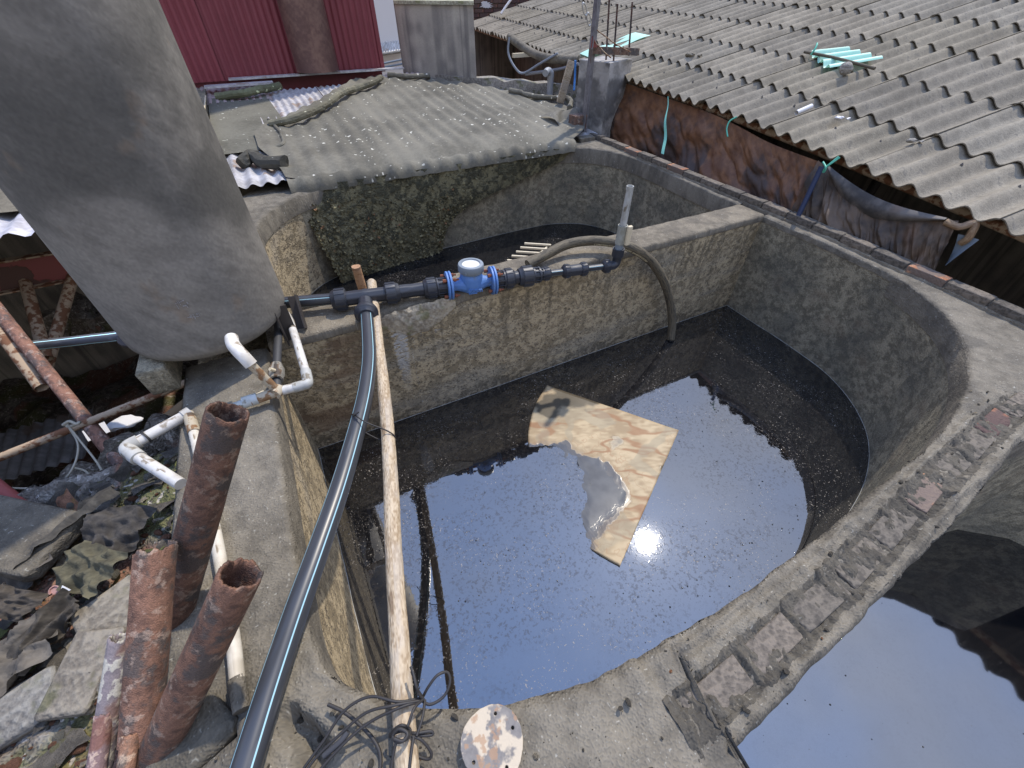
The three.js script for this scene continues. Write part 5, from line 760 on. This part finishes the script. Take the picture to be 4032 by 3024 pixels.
// ---------------------------------------------------------------- white plastic plumbing on the left wall
{
  const a = thing('plastic_plumbing', 'stained white and grey plastic pipe run with elbows beside the steel cylinder', 'pipe', [-0.293, 0, -1.531]); const y = 0.045, r = 0.017;
  const J = [-0.279, 0.045, -1.47], K = [-0.169, 0.045, -1.466], C = [-0.376, 0.045, -1.462], S = [-0.461, 0.04, -1.459];
  wpart('pipe', tube([C, J], r * 1.12, 10, 16), M.pvcDirty, a); wpart('coupling', tube([[-0.403, 0.045, -1.465], [-0.352, 0.045, -1.467]], r * 1.35, 6, 16), tint(M.pvc, 0.75, 0.82, 0.86), a); wpart('pipe', tube([S, C], r, 8, 14), tint(M.pvc, 0.75, 0.82, 0.86), a);
  wpart('pipe', tube([J, [-0.211, 0.045, -1.464]], r * 1.1, 8, 16), M.pvc, a); wpart('elbow', tube([[-0.221, 0.045, -1.464], [-0.185, 0.045, -1.463], K, [-0.165, 0.047, -1.493], [-0.164, 0.05, -1.54]], r * 1.22, 24, 16), tint(M.pvc, 0.7, 0.72, 0.72), a);
  wpart('pipe', tube([[-0.164, 0.05, -1.526], [-0.172, 0.055, -1.771], [-0.18, 0.06, -1.95], [-0.189, 0.06, -2.007]], r, 20, 16), M.pvc, a); wpart('sleeve', tube([[-0.176, 0.058, -1.86], [-0.187, 0.06, -1.979]], r * 1.06, 8, 14), tint(M.pvcDirty, 0.5, 0.5, 0.5), a);
  wpart('tee', tube([[-0.29, 0.05, -1.451], [-0.267, 0.05, -1.48]], r * 1.3, 8, 16), M.pvcDirty, a);
  wpart('pipe', tube([J, [-0.301, 0.12, -1.482], [-0.325, 0.2, -1.496]], r * 0.95, 14, 16), M.pvcDirty, a, 'rust-stained slanting pipe'); wpart('elbow', tube([[-0.319, 0.185, -1.489], [-0.33, 0.215, -1.503], [-0.344, 0.235, -1.53], [-0.356, 0.24, -1.572], [-0.359, 0.24, -1.612]], r * 1.35, 24, 18), tint(M.pvc, 1.18, 1.18, 1.18), a, 'clean white elbow');
  wpart('pipe', tube([[-0.28, 0.05, -1.476], [-0.264, 0.06, -1.617], [-0.23, 0.065, -1.926], [-0.256, 0.065, -1.981]], r * 1.0, 20, 16), flat(0.045, 0.045, 0.047, 0.5), a, 'dark grey pipe'); wpart('valve', mergeGeometries([lathe([[-0.05, 0.018], [-0.05, 0.026], [-0.03, 0.026], [-0.025, 0.03], [0.02, 0.03], [0.025, 0.024], [0.05, 0.022]], 20)]).rotateX(-Math.PI / 2).rotateY(-0.1).translate([-0.27, 0.06, -1.572][0], 0.06, [-0.27, 0.06, -1.572][2]), tint(M.pvcDirty, 0.6, 0.65, 0.75), a); wpart('valve_stem', tube([[-0.268, 0.09, -1.548], [-0.279, 0.11, -1.538]], 0.007, 4, 10), M.cream, a); wpart('cap', tube([[-0.23, 0.066, -1.924], [-0.226, 0.066, -1.973]], r * 1.2, 6, 14), M.scrap, a);
  solo('bamboo_sliver', 'dry bamboo sliver tucked under the plastic coupling', 'sliver', tube([[-0.4, 0.02, -1.513], [-0.335, 0.02, -1.53]], 0.005, 4, 6), M.cream);
  const b = thing('waste_pipe', 'white plastic pipe loop overhanging the void and running down the left wall', 'pipe', [-0.613, 0, -1.552]);
  const o = [-0.594, 0.03, -1.516]; wpart('tee', tube([[-0.611, 0.03, -1.507], [-0.588, 0.03, -1.521]], 0.024, 6, 14), tint(M.pvc, 0.75, 0.75, 0.75), b); wpart('pipe', tube([o, [-0.759, 0.03, -1.44]], 0.0195, 10, 16), M.pvc, b); wpart('clamp', tube([[-0.722, 0.03, -1.456], [-0.728, 0.03, -1.452]], 0.023, 2, 14), M.wire, b);
  wpart('elbow', tube([[-0.745, 0.03, -1.445], [-0.77, 0.03, -1.436], [-0.776, 0.03, -1.421], [-0.763, 0.03, -1.396], [-0.737, 0.03, -1.356]], 0.025, 24, 16), tint(M.pvc, 0.8, 0.82, 0.82), b); wpart('pipe', tube([[-0.749, 0.03, -1.376], [-0.61, 0.02, -1.182]], 0.0195, 10, 16), M.pvc, b);
  wpart('pipe', tube([o, [-0.563, 0.03, -1.334], [-0.531, 0.03, -1.107], [-0.499, 0.03, -0.883], [-0.47, 0.028, -0.626], [-0.461, 0.028, -0.501]], 0.0165, 60, 16), tint(M.pvc, 1, 0.95, 0.85), b, 'long yellowed pipe on the wall top'); wpart('sleeve', tube([[-0.463, 0.028, -0.508], [-0.457, 0.02, -0.438]], 0.018, 8, 14), tint(M.rim, 1, 1, 1), b); wpart('sleeve', tube([[-0.591, 0.03, -1.497], [-0.572, 0.03, -1.398]], 0.02, 8, 14), M.pvcDirty, b);
}

// ---------------------------------------------------------------- rusty pipe offcuts leaning in the corner
function rustPipe(A, B, R, th, jag, seed, arc = Math.PI * 2, start = 0) {
  const a = V(A), b = V(B), d = b.clone().sub(a), L = d.length(); d.normalize(); const x = new THREE.Vector3(0, 1, 0).cross(d).normalize(), y = d.clone().cross(x);
  const nu = 72, nL = 40; return grid(nu, nL * 2 + 1, (u, v) => { const k = Math.round(v * (nL * 2 + 1)), out = k <= nL, t = out ? k / nL : 1 - (k - nL - 1) / nL, ang = start + u * arc; const end = L * (1 - 0) + jag * (fb(Math.cos(ang) * 3 + 5, Math.sin(ang) * 3 + 5, 4, seed, 0.6) - 0.5) * 2 + jag * 0.2 * (hash(Math.round((u % 1) * 36) % 36, 1, seed) - 0.5); const s = t * end; const rr = (out ? R : R - th) + (fb(s * 22 + ang * 0.4, Math.cos(ang) * 4 + seed, 3, seed) - 0.5) * 0.0016 + (t > 0.96 ? (hash(Math.round(u * 72) % 72, k, seed) - 0.5) * 0.0025 : 0); const p = a.clone().addScaledVector(d, s).addScaledVector(x, Math.cos(ang) * rr).addScaledVector(y, Math.sin(ang) * rr); return [p.x, p.y, p.z, u * arc * R, s]; });
}
solo('rusty_pipe', 'tall dark rusty steel pipe with a jagged open top nearest the steel cylinder', 'pipe', rustPipe([-0.727, -0.166, -0.719], [-0.276, 0.501, -0.87], 0.0435, 0.007, 0.008, 3601), tint(M.rust, 0.78, 0.66, 0.58), 'rusty pipe offcuts in the corner');
solo('rusty_pipe', 'leaning brown rusty steel pipe with a ragged torn-open mouth', 'pipe', rustPipe([-0.709, -0.109, -0.444], [-0.316, 0.366, -0.546], 0.0395, 0.0065, 0.011, 3611), tint(M.rust, 0.95, 0.8, 0.7), 'rusty pipe offcuts in the corner');
solo('split_pipe', 'curved shell of a split rusty pipe standing between the two open pipes', 'pipe', rustPipe([-0.671, -0.007, -0.502], [-0.519, 0.28, -0.76], 0.041, 0.004, 0.012, 3621, 3.6, 1.2), tint(M.rust, 1.25, 1.08, 0.98), 'rusty pipe offcuts in the corner');
solo('peeling_pipe', 'narrow pipe with cracked peeling white paint left of the split pipe', 'pipe', rustPipe([-0.793, -0.09, -0.461], [-0.658, 0.12, -0.677], 0.023, 0.004, 0.008, 3631), M.peel, 'rusty pipe offcuts in the corner');
solo('peeling_pipe', 'stub of white-flecked red pipe at the bottom left edge of the pipe cluster', 'pipe', rustPipe([-0.772, -0.048, -0.433], [-0.724, 0.031, -0.569], 0.017, 0.003, 0.006, 3641), tint(M.peel, 0.95, 0.75, 0.72), 'rusty pipe offcuts in the corner');
solo('rusty_rod', 'short orange rusty rod low behind the leaning pipe', 'rod', rustPipe([-0.693, -0.006, -0.406], [-0.664, 0.036, -0.498], 0.016, 0.003, 0.004, 3651), tint(M.rust, 1.5, 1.3, 1.1), 'rusty pipe offcuts in the corner');

// ---------------------------------------------------------------- the rubble bank on the left
structure('rubble_bank', grid(90, 110, (u, v) => { const x = mix(-2.6, -0.62, u), b = mix(-0.6, 1.74, v); const ed = sst(1.6, 1.68, b + (fb(x * 5, 1, 3, 3701) - 0.5) * 0.12 - (x < -1.25 ? (-1.25 - x) * 0.3 : 0)); const h = -0.205 + 0.09 * sst(0.9, 0.2, b) + (fb(x * 4, b * 4, 4, 3703) - 0.5) * 0.16 + (fb(x * 22, b * 22, 4, 3705) - 0.5) * 0.05; return [x, mix(h, -2.6, ed), -b, x, b]; }), M.soil);
{
  const crumple = (c, w, l, yaw, pitch, roll, seed, amp = 0.05) => { const g = grid(26, 26, (u, v) => { const x = (u - 0.5) * w * 0.66 * (0.7 + 0.6 * fb(v * 1.4, 1, 2, seed)), z = (v - 0.5) * l * 0.66 * (0.7 + 0.6 * fb(u * 1.4, 5, 2, seed + 3)); const rd = Math.abs(fb(u * 2.2 + seed, v * 2.2, 3, seed) - 0.5) * 2; return [x, amp * (1 - rd) * 1.5 + amp * 0.35 * (fb(u * 5, v * 7, 3, seed + 9) - 0.5), z, x, z]; }); g.rotateZ(roll); g.rotateX(pitch); g.rotateY(yaw); g.translate(...c); g.computeVertexNormals(); return g; };
  const ft = (r, g, b) => { const m = tint(M.scrapFelt, r * 0.85, g * 0.83, b * 0.8); m.side = THREE.DoubleSide; return m; }; const G = 'torn roofing felt on the rubble bank';
  const list = [
    ['long dark folded strip of roofing felt at the top of the rubble bank', [-0.997, -0.16, -1.298], 0.14, 0.42, -1.0, 0.1, 0.3, 11, [0.55, 0.56, 0.55]],
    ['crumpled black felt scrap beside the tall rusty pipe', [-0.876, -0.17, -1.241], 0.26, 0.2, -0.4, 0.2, -0.2, 12, [0.5, 0.5, 0.52]],
    ['mossy olive felt scrap left of the split pipe', [-0.911, -0.17, -1.107], 0.3, 0.2, -0.7, 0.25, 0.1, 13, [0.85, 0.86, 0.62]],
    ['grey-brown felt flap at the left edge of the bank', [-1.159, -0.2, -1.267], 0.26, 0.34, 0.5, 0.0, 0.2, 14, [0.75, 0.72, 0.68]],
    ['dark felt flap curling beside the pale slab', [-1.012, -0.17, -0.957], 0.14, 0.3, -0.8, 0.15, -0.3, 15, [0.62, 0.6, 0.57]],
    ['flat grey felt scrap near the lower left corner', [-1.086, -0.18, -0.907], 0.3, 0.25, 0.3, 0, 0.1, 16, [0.95, 0.93, 0.9]],
    ['small dark felt scrap beneath the mossy scrap', [-1.1, -0.17, -1.088], 0.12, 0.22, 1.0, 0.2, 0.2, 17, [0.6, 0.56, 0.52]]];
  for (const [lab, c, w, l, y, p, rr, s, col] of list) solo('felt_scrap', lab, 'roofing felt', crumple(c, w, l, y, p, rr, s * 7), ft(...col), G);
  const slab = (lab, c, w, h, d, yaw, seed, m = M.stone) => solo('stone_slab', lab, 'stone', lumpy(new RoundedBoxGeometry(w, h, d, 4, h * 0.3), w * 0.09, 7 / Math.max(w, d) * 0.5 + 4, seed).rotateY(yaw).rotateX(0.1).translate(...c), m);
  slab('large pale rounded slab in the middle of the rubble bank', [-0.896, -0.15, -0.79], 0.13, 0.04, 0.2, -0.35, 3801, tint(M.stone, 0.8, 0.75, 0.68));
  slab('broad pale slab under the split pipe', [-0.851, -0.17, -0.93], 0.17, 0.04, 0.18, 0.4, 3803, tint(M.stone, 0.85, 0.8, 0.72));
  slab('grey slab at the left edge below the felt flaps', [-1.042, -0.17, -0.773], 0.16, 0.04, 0.13, 0.2, 3805, tint(M.stone, 0.85, 0.85, 0.85));
  slab('grey tilted concrete slab at the upper left of the bank', [-1.181, -0.12, -1.369], 0.22, 0.06, 0.4, 0.9, 3807, tint(M.rim, 0.9, 0.9, 0.9));
  slab('rough concrete lump at the lower edge beside the black pipe', [-0.569, -0.02, -0.433], 0.16, 0.07, 0.12, 0.5, 3809, tint(M.rim, 0.8, 0.8, 0.78));
  solo('bottle_cap', 'pinkish bottle cap on the mossy bank', 'cap', lathe([[0, 0.012], [0.008, 0.014], [0.009, 0.011], [0.004, 0.01], [0.004, 0]], 18).rotateX(0.4).translate(...[-1.013, -0.14, -1.083]), flat(0.4, 0.22, 0.18, 0.5));
  solo('paper_scrap', 'tiny folded white scrap beside the bottle cap', 'scrap', prism([[0, 0], [0.03, 0.008], [0.012, 0.03]], 0, 0.003).rotateX(0.5).translate(...[-0.991, -0.13, -1.045]), M.white);
  // small torn chips of felt, leaves and litter
  { const lg = grid(4, 4, (u, v) => { const x = (u - 0.5) * (0.7 + 0.6 * hash(Math.round(v * 4), 3, 5)), z = (v - 0.5) * (0.8 + 0.5 * hash(Math.round(u * 4), 2, 8)); return [x, 0.25 * Math.sin(u * 4 + v * 2) * 0.6, z]; }); const lo = new THREE.InstancedMesh(lg, M.scrapFelt, 420), lr = rng(877), lm = new THREE.Matrix4(), lc = new THREE.Color(); for (let i = 0; i < 420; i++) { const x = mix(-1.5, -0.66, lr()), b = mix(0.1, 1.55, lr()), s = 0.014 + Math.pow(lr(), 2) * 0.06, h = -0.205 + 0.09 * sst(0.9, 0.2, b) + (fb(x * 4, b * 4, 4, 3703) - 0.5) * 0.16; lm.compose(new THREE.Vector3(x, h + 0.02, -b), new THREE.Quaternion().setFromEuler(new THREE.Euler((lr() - 0.5) * 1.2, lr() * 6.28, (lr() - 0.5) * 1.2)), new THREE.Vector3(s, s, s * 1.4)); lo.setMatrixAt(i, lm); const k = lr(); k < 0.12 ? lc.setRGB(2.2, 1.2, 0.8) : k < 0.25 ? lc.setRGB(2.6, 2.5, 2.2) : k < 0.4 ? lc.setRGB(1.1, 1.3, 0.5) : lc.setRGB(0.8, 0.78, 0.75); lo.setColorAt(i, lc); } lo.castShadow = lo.receiveShadow = true; reg(lo, 'litter', 'small torn chips of felt and litter strewn over the rubble bank', 'litter', null, 'stuff'); }
  // loose stones and chips
  const g = lumpy(new THREE.IcosahedronGeometry(1, 1), 0.25, 1.1, 3811), o = new THREE.InstancedMesh(g, M.stone, 2600), r = rng(811), q = new THREE.Matrix4(), cc = new THREE.Color();
  for (let i = 0; i < 2600; i++) { const x = mix(-1.5, -0.66, r()), b = mix(0.1, 1.55, r()), s = 0.003 + Math.pow(r(), 5) * 0.017; const h = -0.205 + 0.09 * sst(0.9, 0.2, b) + (fb(x * 4, b * 4, 4, 3703) - 0.5) * 0.16 + (fb(x * 22, b * 22, 4, 3705) - 0.5) * 0.05; q.compose(new THREE.Vector3(x, h + s * 0.3, -b), new THREE.Quaternion().setFromEuler(new THREE.Euler(r() * 6, r() * 6, r() * 6)), new THREE.Vector3(s, s * 0.7, s * 1.2)); o.setMatrixAt(i, q); const k = r(); k < (b < 0.75 ? 0.6 : 0.2) ? cc.setRGB(1.1, 0.55, 0.36) : k < 0.75 && k > 0.64 ? cc.setRGB(1.8, 1.7, 1.5) : cc.setRGB(0.9, 0.9, 0.85); o.setColorAt(i, cc); }
  o.castShadow = o.receiveShadow = true; reg(o, 'gravel', 'loose chips and gravel scattered over the rubble bank', 'gravel', null, 'stuff');
  // grit on the tank rim
  const o2 = new THREE.InstancedMesh(g, M.rim, 700), r2 = rng(812); let n = 0; while (n < 700) { const x = mix(-0.6, 2.4, Math.pow(r2(), 1.3)), b = mix(-0.12, 0.42, r2()); const t = lin(x, [[-0.6, 0.4], [-0.3, 0.4], [-0.18, 0.3], [0.03, 0.18], [0.3, 0.11], [0.9, 0.085], [1.4, 0.11], [2.4, 0.27]]), lo = lin(x, [[-0.6, -0.1], [0.45, -0.1], [1.16, -0.06], [2.1, 0.02]]); if (b > t || b < lo) continue; const s = 0.0012 + Math.pow(r2(), 7) * 0.007; q.compose(new THREE.Vector3(x, rimHeight(x, b) + s * 0.4, -b), new THREE.Quaternion().setFromEuler(new THREE.Euler(r2() * 6, r2() * 6, r2() * 6)), new THREE.Vector3(s, s * 0.7, s * 1.3)); o2.setMatrixAt(n, q); const k = r2(); k < 0.05 ? cc.setRGB(2.2, 1.1, 0.6) : k < 0.2 ? cc.setRGB(2.4, 2.3, 2.1) : cc.setRGB(0.9, 0.88, 0.86); o2.setColorAt(n, cc); n++; }
  o2.castShadow = o2.receiveShadow = true; reg(o2, 'grit', 'fine grit and crumbs lying on the near rim', 'grit', null, 'stuff');
}

// ---------------------------------------------------------------- the dark void on the left with its rusty frame
{
  const sh = thing('left_shed', 'low shed with a white corrugated roof edge at the left of the picture', 'shed', [-2.6, -2.6, -4.5]);
  wpart('roof_sheet', grid(190, 3, (u, v) => { const x = mix(-5.2, -0.62, u), b = mix(2.95, 3.35, v); return [x, 0.3 + 0.03 * (b - 2.95) + 0.016 * Math.cos(x / 0.13 * 6.283), -b]; }), tint(M.galv, 1.15, 1.15, 1.2), sh);
  wpart('roofing_felt', grid(60, 20, (u, v) => { const x = mix(-5.2, -0.6, u), b = mix(3.22, 6.2, v); return [x, 0.345 + 0.03 * (b - 2.95) + (fb(x * 4, b * 4, 3, 3901) - 0.5) * 0.03 - 0.02 * sst(3.3, 3.22, b), -b]; }), tint(M.felt, 1.05, 1.0, 0.95), sh);
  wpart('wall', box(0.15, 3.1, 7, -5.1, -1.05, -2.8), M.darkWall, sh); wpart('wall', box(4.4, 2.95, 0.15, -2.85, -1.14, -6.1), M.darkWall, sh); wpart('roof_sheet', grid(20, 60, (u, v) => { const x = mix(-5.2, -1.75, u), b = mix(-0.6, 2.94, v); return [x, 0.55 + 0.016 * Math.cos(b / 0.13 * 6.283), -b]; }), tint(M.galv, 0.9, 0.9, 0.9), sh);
  structure('pit_floor', (() => { return grid(40, 40, (u, v) => { const x = mix(-5, -0.64, u), b = mix(1.5, 6, v); return [x, -2.3 + (fb(x * 3, b * 3, 4, 3911) - 0.5) * 0.5, -b]; }); })(), tint(M.soil, 0.75, 0.72, 0.7));
  const bm = thing('red_channel', 'red-primed steel channel beam crossing the void behind the cylinder', 'beam', [-1.575, -0.037, -3.369]);
  const A = V([-1.852, -0.04, -3.384]), B = V([-1.187, -0.086, -3.504]), d = B.clone().sub(A), L = d.length(); const q = new THREE.Quaternion().setFromUnitVectors(new THREE.Vector3(1, 0, 0), d.normalize()); const ch = (g) => { g.applyQuaternion(q); g.translate(A.x, A.y, A.z); return g; };
  wpart('web', ch(box(L, 0.17, 0.008, L / 2, 0, 0)), M.primer, bm); wpart('flange', ch(box(L, 0.01, 0.05, L / 2, 0.09, 0.022)), M.rustPale, bm); wpart('flange', ch(box(L, 0.01, 0.05, L / 2, -0.09, 0.022)), M.rustPale, bm);
  const tb = (lab, pts, r, m, name = 'rusty_tube') => solo(name, lab, 'tube', pts.length === 2 ? rustPipe(pts[0], pts[1], r, 0.004, 0.004, Math.round(pts[0][0] * 1000) & 1023) : tube(pts, r, 40, 12), m, 'rusty scaffold tubes in the void');
  tb('long rusty tube running down into the void towards the rubble bank', [[-0.942, -0.364, -1.579], [-1.537, 0.144, -2.922]], 0.027, tint(M.rust, 1.3, 1.1, 1.05));
  tb('shorter rusty tube with an open end beside the long diagonal tube', [[-1.516, 0.087, -2.773], [-1.301, -0.153, -2.252]], 0.026, M.rustPale);
  tb('thin pale-rusted rod crossing the void level with the plastic pipe loop', [[-1.488, -0.217, -1.893], [-0.714, -0.17, -2.008]], 0.0165, M.rustPale, 'rusty_bar');
  tb('pale upright tube below the red channel', [[-1.525, -0.344, -2.861], [-1.617, -0.107, -3.47]], 0.03, M.rustPale);
  tb('slanting tube meeting the pale upright in a V below the channel', [[-1.564, -0.405, -2.847], [-1.383, -0.136, -3.474]], 0.03, M.rustPale);
  tb('red tube end poking out at the left edge above the rubble bank', [[-1.399, -0.131, -1.784], [-1.168, -0.209, -1.458]], 0.024, tint(M.primer, 1, 0.8, 0.8));
  tb('dark pipe deep in the void under the pale rod', [[-1.686, -0.932, -2.319], [-1.018, -0.864, -2.821]], 0.04, M.scrap);
  solo('twine', 'pale twine knotted round the rod and hanging into the void', 'twine', mergeGeometries([tube([[-1.374, -0.183, -1.716], [-1.251, -0.206, -1.658], [-1.145, -0.204, -1.637], [-1.09, -0.174, -1.671], [-1.089, -0.162, -1.777], [-1.137, -0.159, -1.897], [-1.12, -0.123, -1.881]], 0.004, 60, 6), tube([[-1.114, -0.119, -1.866], [-1.074, -0.155, -1.776], [-1.03, -0.201, -1.674], [-1.011, -0.225, -1.608], [-1, -0.248, -1.546]], 0.004, 40, 6), tube([[-1.093, -0.181, -1.665], [-1.07, -0.209, -1.655], [-1.05, -0.238, -1.613], [-1.012, -0.251, -1.564], [-0.949, -0.236, -1.564]], 0.004, 40, 6), tube([[-1.118, -0.104, -1.853], [-1.09, -0.093, -1.85], [-1.068, -0.101, -1.83], [-1.054, -0.096, -1.829], [-1.11, -0.125, -1.858], [-1.125, -0.114, -1.878]], 0.006, 40, 6)]), M.rope);
  solo('paper_scrap', 'white printed paper scrap deep in the void', 'paper', box(0.1, 0.004, 0.07, 0, 0, 0).rotateX(0.5).rotateY(0.3).translate(...[-1.344, -0.57, -2.373]), M.white); solo('paper_scrap', 'pale crumpled scrap beside the dark pipe in the void', 'paper', lumpy(new THREE.IcosahedronGeometry(0.06, 2), 0.04, 16, 3931).scale(1.5, 0.3, 0.8).translate(...[-1.273, -0.62, -2.438]), M.white);
  solo('scrap_sheet', 'dull corrugated scrap sheet lying deep in the void', 'sheet', grid(40, 4, (u, v) => { const p = V([-2.191, -1.267, -3.306]), w = 0.6, h = 0.5; return [p.x + (u - 0.5) * w, p.y + 0.015 * Math.cos(u * 50) + 0.05 * v, p.z - (v - 0.5) * h]; }), tint(M.galv, 0.5, 0.48, 0.45));
  const r = rng(951); for (const [lab, u] of [['dark clod of scrap below the plastic pipe loop', 0], ['dark heap of scrap at the back of the void', 1]]) solo('scrap_heap', lab, 'scrap', mergeGeometries([0, 1, 2, 3, 4].map((i) => lumpy(new THREE.IcosahedronGeometry(0.12, 3), 0.09, 7, 3941 + i + u * 9).translate((r() - 0.5) * 0.5, (r() - 0.5) * 0.12, (r() - 0.5) * 0.4))).translate(...(u ? [-1.625, -0.64, -3.837] : [-0.952, -0.407, -1.802])), tint(M.soil, 0.7, 0.66, 0.6));
}
console.log('left done');

renderer.render(scene, camera);
